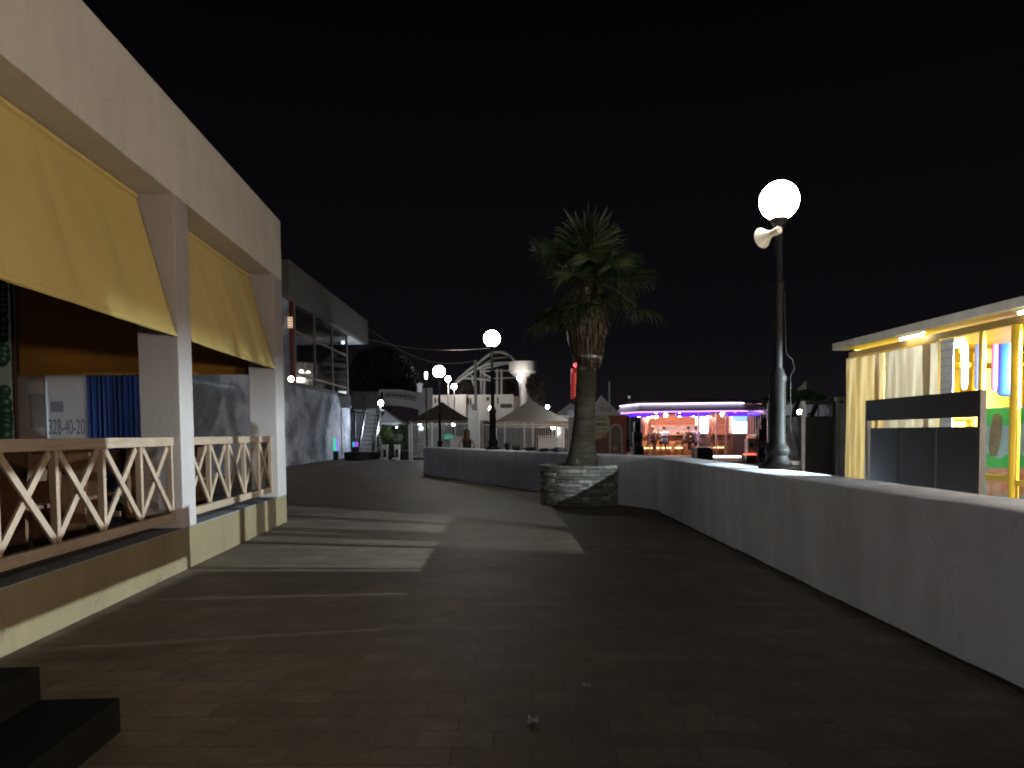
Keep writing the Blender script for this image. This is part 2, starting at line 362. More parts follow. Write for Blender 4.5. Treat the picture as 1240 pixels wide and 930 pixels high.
# wall line seen from the path
W0 = ground(1240, 838); W1 = ground(795, 619); W2 = ground(655, 597); W3 = ground(513, 575)
dirw = (W0 - W1).normalized(); WB = W1 + dirw * 26
p = MB(); p.add([(WB.x + .3, WB.y, 0), (W1.x + .3, W1.y + .1, 0), (W2.x + .2, W2.y + .3, 0), (W3.x, W3.y + .5, 0), (2, 60, 0), (-30, 60, 0), (-30, -14, 0)], [(0, 1, 2, 3, 4, 5, 6)])
tag(p.build('path', paver), None, None, kind='structure')

# ------------------------------------------------------------------ boundary wall
TH, WH = .62, 1.06
def perp(a, b):
    d = (b - a).normalized(); return Vector((d.y, -d.x, 0))
inner = [WB, W1, W2, W3]
nrm = [perp(inner[i], inner[i + 1]) for i in range(3)]
outer = [inner[0] + nrm[0] * TH]
for i in (1, 2):
    b = (nrm[i - 1] + nrm[i]).normalized(); outer.append(inner[i] + b * TH / b.dot(nrm[i]))
outer.append(inner[3] + nrm[2] * TH)
def densify(pts, step=.5):
    out = []
    for a, b in zip(pts[:-1], pts[1:]):
        n = max(1, int((b - a).length / step)); out += [a.lerp(b, i / n) for i in range(n)]
    return out + [pts[-1]]
nn = [max(1, int((inner[i + 1] - inner[i]).length / .4)) for i in range(3)]
ii, oo = [], []
for i in range(3):
    for k in range(nn[i]):
        t = k / nn[i]; ii.append(inner[i].lerp(inner[i + 1], t)); oo.append(outer[i].lerp(outer[i + 1], t))
ii.append(inner[3]); oo.append(outer[3])
rw = random.Random(3)
vs = []; fs = []
prevj = 0
for a, b in zip(ii, oo):
    j = (b - a).normalized()
    wob = rw.uniform(-.006, .006); hz = WH + rw.uniform(-.004, .004)
    prof = [(0 + wob, 0), (wob * .6, hz * .5), (wob, hz - .035), (.012 + wob, hz - .010), (.045, hz), (TH - .045, hz), (TH - .01, hz - .012), (TH, hz - .04), (TH, 0)]
    vs += [a + j * q + Vector((0, 0, z)) for q, z in prof]
K = 9
for i in range(len(ii) - 1):
    for k in range(K - 1): fs.append((i * K + k, i * K + k + 1, (i + 1) * K + k + 1, (i + 1) * K + k))
fs += [tuple(range(K)), tuple((len(ii) - 1) * K + k for k in range(K))[::-1]]
m = MB().add(vs, [f[::-1] for f in fs])
bw = m.build('boundary_wall', white_render, smooth=True)
tag(bw, 'low thick white rendered wall running along the right of the path and bending behind the palm', 'wall')
rd = random.Random(14); m = MB(); vs = []
for p_, q_ in zip(ii, oo):
    j = (q_ - p_).normalized(); w1 = rd.uniform(.015, .05)
    vs += [p_ - j * w1 + Vector((0, 0, .003)), p_ - j * w1 * .4 + Vector((0, 0, rd.uniform(.008, .02))), p_ + j * .02 + Vector((0, 0, rd.uniform(.012, .03)))]
m.add(vs, [f for i in range(len(ii) - 1) for f in ((i * 3, i * 3 + 3, i * 3 + 4, i * 3 + 1), (i * 3 + 1, i * 3 + 4, i * 3 + 5, i * 3 + 2))])
tag(m.build('path_edge', mat('edge_dirt', (.032, .026, .019), .95, var=.5, scale=9, bump=.6)), None, None, kind='structure')
def pale_spot(px, py, sz, label):  # pale sheets that stand in for small light reflections on the paving
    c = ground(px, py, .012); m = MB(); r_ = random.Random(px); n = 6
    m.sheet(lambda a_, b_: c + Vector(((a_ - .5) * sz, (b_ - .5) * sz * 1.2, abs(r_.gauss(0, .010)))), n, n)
    tag(m.build('glint_patch', mat('glint_pale', (.30, .33, .36), .8, var=.1)), label, 'light spot', 'painted light spots on the paving')
pale_spot(645, 873, .055, 'small pale sheet for a reflected light spot on the paving nearest the camera')
pale_spot(710, 831, .045, 'small pale sheet for a reflected light spot right of the other one on the dark paving')
# ------------------------------------------------------------------ restaurant terrace on the left
C0 = ground(347.5, 631.5); C1 = ground(0, 797)
DU = (C1 - C0).normalized(); DN = Vector((-DU.y, DU.x, 0))
if DN.x < 0: DN = -DN
def T(u, n, z): return C0 + DU * u + DN * n + Vector((0, 0, z))
ROT = Matrix((DU, -DN, Vector((0, 0, 1)))).transposed()   # local x along facade, y inward
def tbox(mb, u0, u1, n0, n1, z0, z1):
    return mb.hexa([T(u0, n0, z0), T(u1, n0, z0), T(u1, n1, z0), T(u0, n1, z0)], [T(u0, n0, z1), T(u1, n0, z1), T(u1, n1, z1), T(u0, n1, z1)])
def u_at(px, py=600):
    d = ray(px, py); o = Vector((0, 0, EYE)); den = d.x * DN.x + d.y * DN.y
    t = (C0 - o).dot(DN) / den; return (o + d * t - C0).dot(DU)
def fz(px, py):
    d = ray(px, py); o = Vector((0, 0, EYE)); den = d.x * DN.x + d.y * DN.y
    t = (C0 - o).dot(DN) / den; return (o + d * t).z
PU = [(0, .56), (4.40, 4.81), (8.85, 9.25), (13.2, 13.6), (17.5, 17.9)]
ZB, ZT, ZP = 4.30, 5.35, .49
rest = thing('restaurant_building', 'cream flat roofed restaurant terrace with pillars and an ochre plinth on the left', 'building', T(0, 0, 0))
m = MB(); tbox(m, -.02, 22, 0, -.46, ZB, ZT); m.build('parapet_beam', facade_paint, rest, bevel=.012)
m = MB(); tbox(m, 0, 22, -.462, -9, ZB + .12, ZB + .45); m.build('roof', facade_paint, rest)
m = MB(); tbox(m, -.02, .42, -.462, -9, ZB, ZB + .119); m.build('end_beam', facade_paint, rest)
for (a, b) in PU:
    m = MB(); tbox(m, a, b, .004, -.45, ZP, ZB - .001); m.build('pillar', pillar_paint, rest, bevel=.01)
m = MB(); tbox(m, 0, 22, 0, -.22, 0, ZP - .012); m.build('plinth', plinth_paint, rest)
m = MB(); tbox(m, 0.002, 22, -.002, -.25, ZP - .012, ZP - .001); m.build('ledge', slate, rest)
m = MB(); tbox(m, 0, 22, -.255, -9, 0, ZP - .02); m.build('terrace_floor', floor_tile, rest)
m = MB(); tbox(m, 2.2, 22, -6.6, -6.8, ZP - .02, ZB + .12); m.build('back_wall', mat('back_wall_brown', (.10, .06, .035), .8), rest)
# grape mural on the end wall, left of the end opening
mw = MB(); tbox(mw, .05, .20, -4.62, -8.9, ZP - .02, ZB + .1)
mural_wall = mw.build('mural_wall', mat('mural_green', (.26, .36, .28), .75, var=.3, scale=1.1, col2=(.40, .50, .41)), rest)
mural_wall['label'] = 'pale green wall painted with bunches of dark grapes'
gr = MB(); rg = random.Random(11)
def disc(mb, c, r, u, n=14, sq=1.0):
    vs = [T(u, c[0] + r * math.cos(t), c[1] + r * sq * math.sin(t)) for t in [2 * math.pi * k / n for k in range(n)]]
    mb.add(vs, [tuple(range(n))])
gd = MB(); gh = MB(); lf = MB()
def gpl(px, py):
    d = ray(px, py); o = Vector((0, 0, EYE)); pl = T(.2, 0, 0); t = (pl - o).dot(DU) / d.dot(DU); h = o + d * t; return (h - pl).dot(DN), h.z
GP = [(5, 345), (17, 352), (27, 349), (10, 360), (21, 366), (4, 372), (14, 378), (9, 390), (6, 425), (16, 432), (3, 437), (8, 474), (4, 484), (13, 489), (3, 500), (-4, 492), (24, 500), (17, 508), (28, 512), (14, 518), (22, 524), (9, 528), (29, 528), (-6, 515), (-10, 480), (-14, 500), (-12, 430), (20, 400), (26, 408), (-8, 385), (-15, 460), (-10, 528)]
for k, (px, py) in enumerate(GP):
    a, z = gpl(px, py)
    if a > -4.70: a = -4.70
    r = rg.uniform(.105, .135); d = .2012 + .0012 * (k + 1)
    disc(gd, (a, z), r, d); disc(gh, (a + .02, z + .02), r * .62, d + .0004); disc(lf, (a + .035, z + .035), r * .26, d + .0008)
gd.build('grape_painting', mat('grape_dark', (.015, .05, .035), .7), mural_wall)
gh.build('grape_painting', mat('grape_mid', (.04, .12, .075), .7), mural_wall)
lf.build('grape_painting', mat('grape_light', (.22, .33, .25), .7), mural_wall)

# roller blinds hanging between the pillars
def blind(u0, u1, label, m, hemm):
    t = thing('window_blind', label, 'blind', T((u0 + u1) / 2, -.2, ZB - .02), 'yellow blinds hung between the pillars')
    rb = random.Random(int(u0 * 10))
    ph = [rb.uniform(0, 6) for _ in range(6)]
    def fn(a, b):
        u = u0 + (u1 - u0) * a; n = -.40 + .395 * b; z = ZB - .03 - (ZB - 2.72) * b
        n += .010 * math.sin(a * 9 + ph[0]) * b + .006 * math.sin(a * 23 + ph[1]) * math.sin(b * 2.5) + .004 * math.sin(a * 47 + b * 3 + ph[2])
        z -= .012 * math.sin(a * math.pi) * b
        return T(u, n, z)
    q = MB().sheet(fn, 60, 16); q.build('fabric', m, t, smooth=True, solid=.004)
    sm_ = MB()
    for f_ in (.26, .52, .77):
        for j_ in range(16):
            a_ = [fn(f_ + e_, b_) + DN * .004 for b_ in (j_ / 16, (j_ + 1) / 16) for e_ in (-.003, .003)]
            sm_.add(a_, [(0, 1, 3, 2)])
    for j_ in range(60):
        a_ = [fn(x_, b_) + DN * .004 for b_ in (.955, .965) for x_ in (j_ / 60, (j_ + 1) / 60)]; sm_.add(a_, [(0, 1, 3, 2)])
    sm_.build('seam', mat('seam_thread', (.46, .345, .118), .85), t)
    h = MB(); h.bar(T(u0, -.004, 2.705), T(u1, -.004, 2.705), .02, .035); h.build('hem_bar', hemm, t, bevel=.004)
    h = MB(); h.tube([T(u0, -.41, ZB - .035), T(u1, -.41, ZB - .035)], .028, 10); h.build('roller_tube', hemm, t, smooth=True)
    return t
blind(.58, 4.38, 'yellow fabric blind slanting outward in the far bay beside the corner pillar', yellow_fabric, yellow_fabric)
blind(4.83, 8.83, 'wide yellow fabric blind slanting outward in the near bay, cut by the photo edge', yellow_fabric, yellow_fabric)
blind(9.27, 13.18, 'yellow fabric blind in the bay beside the camera', yellow_fabric, yellow_fabric)
# end blind seen from inside
t = thing('window_blind', 'yellow fabric blind coloured brown as unlit, hanging straight across the far end of the terrace', 'blind', T(.1, -2.5, ZB))
q = MB().sheet(lambda a, b: T(.12 + .012 * math.sin(a * 30), -.47 - 4.05 * a, ZB - .002 - (ZB - 2.66) * b), 60, 6); q.build('fabric', unlit_fabric, t, smooth=True, solid=.004)
m = MB(); m.tube([T(.12, -4.57, ZP - .02), T(.12, -4.57, ZB)], .035, 8); m.build('side_post', chair_wood, t)
m = MB(); m.bar(T(.12, -.47, 2.65), T(.12, -4.52, 2.65), .02, .03); m.build('hem_bar', unlit_fabric, t)

# wooden railings with crossed braces
def railing(u0, u1, n, label):
    t = thing('wooden_railing', label, 'railing', T(u0, -.1, ZP), 'wooden terrace railings')
    m = MB(); m.bar(T(u0, -.11, 1.493), T(u1, -.11, 1.493), .075, .10); m.build('top_rail', rail_wood, t, bevel=.006)
    m = MB(); m.bar(T(u0, -.11, .628), T(u1, -.11, .628), .075, .095); m.build('bottom_rail', rail_wood, t, bevel=.006)
    st = (u1 - u0 - .07) / n
    for k in range(n + 1):
        u = u0 + .035 + st * k; m = MB(); m.bar(T(u, -.112, .677), T(u, -.112, 1.442), .052, .06, up=DN); m.build('post', post_wood, t, bevel=.004)
    for k in range(n):
        a, b = u0 + .035 + st * k + .03, u0 + .035 + st * (k + 1) - .03
        m = MB(); m.bar(T(a + .015, -.098, .695), T(b - .015, -.098, 1.425), .026, .066, up=(T(b, 0, 0) - T(a, 0, 0)).normalized()); m.build('brace', post_wood, t, bevel=.003)
        m = MB(); m.bar(T(a + .015, -.128, 1.425), T(b - .015, -.128, .695), .026, .066, up=(T(b, 0, 0) - T(a, 0, 0)).normalized()); m.build('brace', post_wood, t, bevel=.003)
railing(.57, 4.39, 5, 'short wooden railing with crossed braces between the corner pillar and middle pillar')
railing(4.82, 8.84, 5, 'wooden railing with crossed braces in the near bay left of the middle pillar')

# rustic furniture behind the railing
def make_chair():
    t = thing('wooden_chair', '', 'chair', (0, 0, 0), 'wooden chairs on the terrace')
    for s in (-1, 1):
        pr = []
        for k in range(13):
            a = k / 12; z = a * 1.0; wd = .10 + .06 * math.sin(a * math.pi); cx = -.05 * math.sin(a * math.pi) + (.12 * max(0, a - .45))
            pr.append((cx, wd, z))
        m = MB()
        vs = []
        for (cx, wd, z) in pr: vs += [(s * .22 - .02, cx - wd, z), (s * .22 + .02, cx - wd, z), (s * .22 + .02, cx + wd, z), (s * .22 - .02, cx + wd, z)]
        fs = []
        for i in range(12):
            for q in range(4): fs.append((i * 4 + q, i * 4 + (q + 1) % 4, i * 4 + 4 + (q + 1) % 4, i * 4 + 4 + q))
        fs += [(3, 2, 1, 0), (48, 49, 50, 51)]
        m.add(vs, fs); m.build('side_panel', chair_wood, t, smooth=True)
    m = MB(); m.box((0, -.12, .44), (.395, .42, .04)); m.build('seat', chair_wood, t, bevel=.008)
    m = MB(); m.box((0, .03, .80), (.395, .03, .26), Matrix.Rotation(R(-9), 3, 'X')); m.build('backrest', chair_wood, t, bevel=.008)
    m = MB(); m.box((0, -.27, .22), (.395, .04, .06)); m.build('stretcher', chair_wood, t, bevel=.006)
    return t
ch = make_chair(); azu = math.atan2(DU.y, DU.x)
def place(o, u, n, dr, label, first=False):
    loc = T(u, n, ZP - .02)
    if first:
        o.location = loc; o.rotation_euler = (0, 0, azu + dr); o['label'] = label; return o
    return copy_tree(o, loc, azu + dr, label)
place(ch, 5.55, -.75, R(8), 'wooden chair with rounded sides behind the second railing panel from the middle pillar', True)
CL = [(6.5, -.72, -5, 'wooden chair with rounded sides nearest the photo edge behind the near railing'),
      (4.75, -.8, 90, 'wooden chair turned sideways close behind the middle pillar'),
      (3.4, -.78, 5, 'wooden chair behind the centre of the short railing'),
      (2.2, -.8, -8, 'wooden chair nearest the corner pillar behind the short railing'),
      (5.7, -2.3, 180, 'wooden chair on the inner side of the near dark table'),
      (6.6, -2.3, 176, 'wooden chair on the inner side of the table at the photo edge'),
      (3.3, -2.3, 183, 'wooden chair on the inner side of the far dark table')]
for u, n, d, lb in CL: place(ch, u, n, R(d), lb)
def make_table():
    t = thing('wooden_table', '', 'table', (0, 0, 0), 'wooden tables on the terrace')
    m = MB(); m.box((0, 0, .74), (1.3, .72, .05)); m.build('tabletop', chair_wood, t, bevel=.01)
    for s in (-1, 1):
        for q in (-1, 1):
            m = MB(); m.bar((s * .5, q * .3, 0), (s * .5, -q * .26, .714), .08, .10, up=(1, 0, 0)); m.build('leg', chair_wood, t, bevel=.006)
    m = MB(); m.bar((-.46, 0, .35), (.46, 0, .35), .06, .06); m.build('stretcher', chair_wood, t)
    return t
tb = make_table()
place(tb, 6.0, -1.5, 0, 'dark wooden trestle table behind the near railing', True)
place(tb, 3.0, -1.5, 0, 'dark wooden trestle table behind the short railing')
t = thing('napkin_holder', 'small white napkin stand on the near terrace table', 'napkin holder', T(5.75, -1.45, ZP + .745))
m = MB(); tbox(m, 5.68, 5.82, -1.43, -1.47, ZP + .745, ZP + .755); m.build('base', white_metal, t)
m = MB(); tbox(m, 5.69, 5.81, -1.435, -1.465, ZP + .756, ZP + .86); m.build('napkins', white_metal, t)

# sign board and blue curtain hanging past the end of the terrace
UC = -1.3
def uX(px):   # n coordinate on plane u=UC for a pixel column
    d = ray(px, 490); o = Vector((0, 0, EYE)); pl = T(UC, 0, 0); t = (pl - o).dot(DU) / d.dot(DU); return (o + d * t - pl).dot(DN)
nb0, nb1, nc0, nc1, nq = uX(56), uX(104.5), uX(105), uX(200), uX(36)
t = thing('sign_board', 'white board with a violet telephone number beside the blue curtain', 'sign', T(UC, (nb0 + nb1) / 2, .45))
m = MB(); tbox(m, UC - .03, UC + .01, nb0, nb1, .45, 3.1); m.build('board', mat('board_white', (.68, .72, .80), .6, var=.05), t)
violet = mat('violet_print', (.20, .20, .36), .7)
wd = (nb1 - nb0)
def zpl(px, py):
    d = ray(px, py); o = Vector((0, 0, EYE)); pl = T(UC, 0, 0); q = (pl - o).dot(DU) / d.dot(DU); return (o + d * q).z
tx = text_part('328-40-20', wd * .215, violet, t, (0, 0, 0), (1, 0, 0), (0, 1, 0))
zt0, zt1 = zpl(82, 526), zpl(82, 507.5)
lo = [min((v.co + world_off(t))[k] for v in tx.data.vertices) for k in range(3)]; hi = [max((v.co + world_off(t))[k] for v in tx.data.vertices) for k in range(3)]
for v in tx.data.vertices:
    q = v.co + world_off(t); v.co = T(UC + .013 + q.z, nb0 + wd * (.05 + .90 * (q.x - lo[0]) / (hi[0] - lo[0])), zt0 + (zt1 - zt0) * (q.y - lo[1]) / (hi[1] - lo[1])) - world_off(t)
m = MB(); tbox(m, UC + .011, UC + .015, uX(62), uX(77), zpl(70, 499), zpl(70, 486)); m.build('printed_panel', mat('violet_pale', (.30, .31, .42), .7), t)
cur = MB()
def cf(a, b):
    n = nc0 + .02 + (nc1 - nc0) * a; u = UC + .02 + .035 * math.sin(a * 95) + .02 * math.sin(a * 31)
    return T(u, n, 3.1 - 2.6 * b)
cur.sheet(cf, 200, 4)
t = thing('blue_curtain', 'pleated dark blue curtain hanging beyond the terrace end', 'curtain', T(UC, nc0, 3.1))
cur.build('cloth', mat('blue_cloth', (.016, .065, .34), .55, var=.2, scale=2, spec=.5), t, smooth=True)
m = MB(); m.tube([T(UC, nb0 - .1, 3.14), T(UC, nc1 + .1, 3.14)], .03, 8)
m.build('rail', grey_metal, t, smooth=True)
t = thing('brown_screen', 'narrow brownish grey screen panel left of the white board', 'screen', T(UC, nq, 0))
m = MB(); tbox(m, UC - .06, UC - .005, nq - .4, nb0 - .01, 0, 3.1); m.build('panel', mat('screen_taupe', (.22, .17, .15), .8), t)
m = MB(); tbox(m, UC - .005, UC + .006, nq, nb0 - .03, 1.75, 2.4); m.build('inset', mat('screen_dark', (.12, .095, .085), .8), t)

# black granite steps at the bottom left
Ea = ground(147, 886); zl = .20
dstep = Vector((DU.x, DU.y, 0))
t = thing('entrance_steps', 'dark stepped entrance stairs in the bottom left corner', 'steps', (Ea.x - .7, Ea.y - .7, 0))
def stepbox(n0, n1, z0, z1, l0, l1):
    a = Ea; m = MB()
    def S(l, q, z): return Vector((a.x, a.y, 0)) + DU * l + DN * q + Vector((0, 0, z))
    m.hexa([S(l0, n0, z0), S(l1, n0, z0), S(l1, n1, z0), S(l0, n1, z0)], [S(l0, n0, z1), S(l1, n0, z1), S(l1, n1, z1), S(l0, n1, z1)]); return m
gap = (Ea - C0).dot(DN)
stepbox(0, -(gap - .004), 0, .185, 0, 3).build('lower_step', black_granite, t, bevel=.008)
stepbox(-.40, -(gap - .004), .186, .36, 0, 3).build('upper_step', black_granite, t, bevel=.008)
# ------------------------------------------------------------------ street lamps
def lamp_post(name, label, base, hg, r, gm, group, dark=iron, wires=False):
    """Globe lamp: flared cast base, stepped shaft, frosted globe; hg = height of globe centre above base."""
    t = thing(name, label, 'street lamp', base, group)
    b = Vector(base)
    m = MB(); m.lathe([(.235, 0), (.235, .03), (.195, .05), (.15, .12), (.135, .17), (.16, .22), (.152, .27), (.118, .31), (.104, .36), (.100, 1.12), (.114, 1.15), (.114, 1.2), (.088, 1.25), (.060, 1.32)], b, 24)
    m.build('base', dark, t, smooth=True)
    m = MB(); m.lathe([(.057, 1.322), (.054, 2.35), (.07, 2.37), (.07, 2.43), (.046, 2.46), (.043, hg - r - .12), (.06, hg - r - .1), (.10, hg - r - .02), (.11, hg - r * .93)], b, 18)
    m.build('shaft', dark, t, smooth=True)
    m = MB(); m.ball(b + Vector((0, 0, hg)), r, 32, 20, cut=-.955); m.build('globe', gm, t, smooth=True)
    return t
LG = 'globe street lamps along the boundary wall'
A = ground(942, 567, WH)
A = Vector((A.x - .03, A.y - .05, WH))
gA = zat(945, 243, A.y)
lampA = lamp_post('street_lamp', 'tall near globe lamp with a horn loudspeaker, standing on the white wall at right', A, gA - WH, .545 * A.y / 10.7 / 2, globe_m, LG)
m = MB(); a = A + Vector((.07, -.03, 1.2))
pts = [A + Vector((.055, -.05, 2.3)), A + Vector((.07, -.06, 1.9)), A + Vector((.085, -.06, 1.5)), A + Vector((.17, -.05, 1.42)), A + Vector((.20, -.05, 1.3)), A + Vector((.13, -.1, 1.2)), A + Vector((.135, -.1, .5))]
m.tube(pts, .005, 6); m.build('cable', rubber, lampA, smooth=True)
# horn loudspeaker clamped under the globe
hp = at(936, 282, A.y - .06); hd = (at(915, 292, A.y + .22) - hp).normalized()
rotq = Vector((0, 0, 1)).rotation_difference(hd).to_matrix()
t = thing('horn_loudspeaker', 'cream horn loudspeaker clamped to the near lamp below its globe', 'loudspeaker', hp)
cream = mat('cream_plastic', (.70, .66, .54), .5, var=.05)
rotq = rotq @ Matrix.Scale(.82, 3)
m = MB(); m.lathe([(.05, -.05), (.055, .0), (.05, .03), (.06, .06), (.08, .11), (.115, .17), (.15, .215), (.165, .235), (.16, .24), (.145, .215), (.11, .17), (.07, .11), (.03, .05)], hp, 24, rotq); m.build('horn', cream, t, smooth=True)
m = MB(); m.lathe([(.055, -.14), (.062, -.12), (.062, -.055), (.05, -.052)], hp, 18, rotq); m.build('driver', cream, t, smooth=True)
m = MB(); m.bar(hp - hd * .08, Vector((A.x, A.y, hp.z + .09)), .03, .03); m.build('bracket', grey_metal, t)
# far wall lamps
def on_wall(px, off=.31):
    # point on the far wall top under pixel column px
    d = ray(px, 545); o = Vector((0, 0, EYE)); n = nrm[2]; pl = W2 + n * off; t = (pl - o).dot(n) / d.dot(n); q = o + d * t; return Vector((q.x, q.y, WH))
B = on_wall(597)
lamp_post('street_lamp', 'middle globe lamp on the far stretch of the wall, right of the standing woman', B, zat(598, 410, B.y) - WH, 19.4 / 900 * B.y / 2, globe_far, LG)
C = at(533, 545, 33); C.z = 0
zC = zat(533, 450, 33)
tC = lamp_post('street_lamp', 'farther globe lamp in front of the dark brown gazebo', C, zC, 14 / 900 * 33 / 2, globe_far, LG)
# the next lamp of the row, behind the camera
D = Vector((WB + (W1 - WB) * .30)) + nrm[0] * .45
lampD = lamp_post('street_lamp', 'globe lamp of the same row standing on the wall behind the camera', Vector((D.x, -3.4, WH)), 3.9, .27, globe_m, LG)
# unseen fill lamps added beside and behind the camera to brighten facade and wall
def add_fill(label, pos, r, gm):
    t = thing('fill_lamp', label, 'lamp', (pos[0], pos[1], 0), 'fill lamps out of view')
    m = MB(); m.tube([(pos[0], pos[1], 0), (pos[0], pos[1], pos[2] - r)], .05, 10); m.build('post', iron, t, smooth=True)
    m = MB(); m.ball(pos, r, 20, 12); m.build('globe', gm, t, smooth=True)
warm_globe = glow('warm_globe', (1.0, .88, .76), 900)
cool_globe = glow('cool_globe', (.82, .90, 1.0), 195)
add_fill('unseen warm fill lamp right of the camera beyond the wall', Vector((5.7, 2.0, 1.78)), .2, warm_globe)
add_fill('unseen warm fill lamp far behind the camera beyond the wall', Vector((5.6, -6.0, 1.78)), .2, warm_globe)
add_fill('unseen cool fill lamp beside the terrace behind the camera', Vector((-2.9, -6.0, 2.5)), .2, cool_globe)  # added to lift the path side of the white wall

# ------------------------------------------------------------------ palm in a round stone planter
PC = at(705, 590, 16.45); PC.z = 0
PR = .935; PH = .86
t = thing('stone_planter', 'round planter of stacked grey stone around the palm', 'planter', PC)
rp = random.Random(5); m = MB(); z = 0.0
m.lathe([(PR - .055, 0), (PR - .055, PH - .05), (PR - .17, PH - .05), (PR - .17, PH - .13)], PC, 48, cap=False); m.build('core', mat('planter_core', (.05, .05, .045), .95), t)
m = MB()
while z < PH - .02:
    h_ = min(rp.uniform(.045, .085), PH - z); a_ = rp.uniform(0, .3); end = a_ + 2 * math.pi
    if PH - z - h_ < .04: h_ = PH - z
    capst = z + h_ > PH - .001
    while a_ < end - .01:
        da = min(rp.uniform(.10, .34), end - a_)
        if end - a_ - da < .07: da = end - a_
        ro = PR + rp.uniform(-.016, .012) + (.012 if capst else 0); ri = PR - (.19 if capst else .06); g_ = .004
        k_ = max(2, int(da / .09) + 1); zz0 = z + g_ * .6 + rp.uniform(0, .004); zz1 = z + h_ - g_ * .6 - rp.uniform(0, .006); tilt = rp.uniform(-.006, .006)
        vs = []
        for i_ in range(k_ + 1):
            t_ = a_ + g_ / PR + (da - 2 * g_ / PR) * i_ / k_; rr_ = ro + rp.uniform(-.005, .005); c_, s_ = math.cos(t_), math.sin(t_); e_ = tilt * (i_ / k_ - .5) * 2
            vs += [PC + Vector((ri * c_, ri * s_, zz0)), PC + Vector(((rr_ - .008) * c_, (rr_ - .008) * s_, zz0 + e_)), PC + Vector((rr_ * c_, rr_ * s_, zz0 + .01 + e_)), PC + Vector((rr_ * c_, rr_ * s_, zz1 - .01 + e_)), PC + Vector(((rr_ - .008) * c_, (rr_ - .008) * s_, zz1 + e_)), PC + Vector((ri * c_, ri * s_, zz1))]
        fs = [tuple(range(6))[::-1], tuple(k_ * 6 + i for i in range(6))]
        for i_ in range(k_):
            for q_ in range(6): fs.append((i_ * 6 + q_, i_ * 6 + (q_ + 1) % 6, i_ * 6 + 6 + (q_ + 1) % 6, i_ * 6 + 6 + q_))
        m.add(vs, fs); a_ += da
    z += h_
m.build('ring_wall', stone, t)
m = MB(); m.lathe([(.01, PH - .10), (PR - .165, PH - .12)], PC, 32, cap=False); m.build('soil', mat('soil', (.06, .045, .03), .95, var=.4, scale=12, bump=.6), t)
palm = thing('palm_tree', 'tall fan palm growing from the round stone planter in the middle', 'palm tree', PC + Vector((0, 0, PH - .1)))
zc = zat(712, 343, 16.45)   # crown base
base = PC + Vector((-.02, 0, 0))
top = Vector((at(711, 352, 16.45).x, 16.45, zc))
prof = []; rr = random.Random(9); pts = []; rs = []
n = 60
for k in range(n + 1):
    a = k / n; z = PH - .11 + (zc - PH + .11) * a
    q = base.lerp(top, a); x = q.x + .05 * math.sin(a * 3.1); pts.append(Vector((x, 16.45 + .04 * math.sin(a * 2), z)))
    r = .20 + .16 * math.exp(-a * 9) + .028 * (1 - a) + (.012 if k % 2 else 0) + rr.uniform(-.006, .006); rs.append(r)
bark = mat('palm_bark', (.032, .028, .020), .9, var=.35, scale=3, bump=.8, bscale=16, stretch=(1, 1, 4), col2=(.085, .075, .053))
m = MB(); m.tube(pts, rs, 28); m.build('trunk', bark, palm, smooth=True)
# dead frond skirt
straw = leaf_mat('dead_frond', (.045, .030, .018), (.115, .08, .047))
m = MB(); rs_ = random.Random(21)
zs0 = zat(712, 442, 16.45)
for k in range(700):
    a = rs_.uniform(0, 2 * math.pi); h = rs_.random(); z1 = zc + .05 - (zc - zs0) * h * .75; ln = rs_.uniform(.35, .8)
    r0 = .23; bul = .09 + .14 * math.sin(min(1, (1 - h * .6)) * 2.2)
    z2 = max(z1 - ln, zs0 - .12 * rs_.random()); r1 = .24 + bul * rs_.uniform(.5, 1.1) * (1 - .6 * max(0, (zs0 + .45 - z2)) / .5)
    a2 = a + rs_.uniform(-.25, .25); wv = rs_.uniform(.012, .035)
    p0 = Vector((top.x + r0 * math.cos(a), top.y + r0 * math.sin(a), z1)); p1 = Vector((top.x + r1 * math.cos(a2), top.y + r1 * math.sin(a2), (z1 + z2) / 2)); p2 = Vector((top.x + r1 * .9 * math.cos(a2), top.y + r1 * .9 * math.sin(a2), z2))
    tn = Vector((-math.sin(a), math.cos(a), 0)) * wv
    m.add([p0 - tn * .5, p0 + tn * .5, p1 + tn, p1 - tn, p2 + tn * .2, p2 - tn * .2], [(0, 1, 2, 3), (3, 2, 4, 5)])
m.build('dead_frond_skirt', straw, palm)
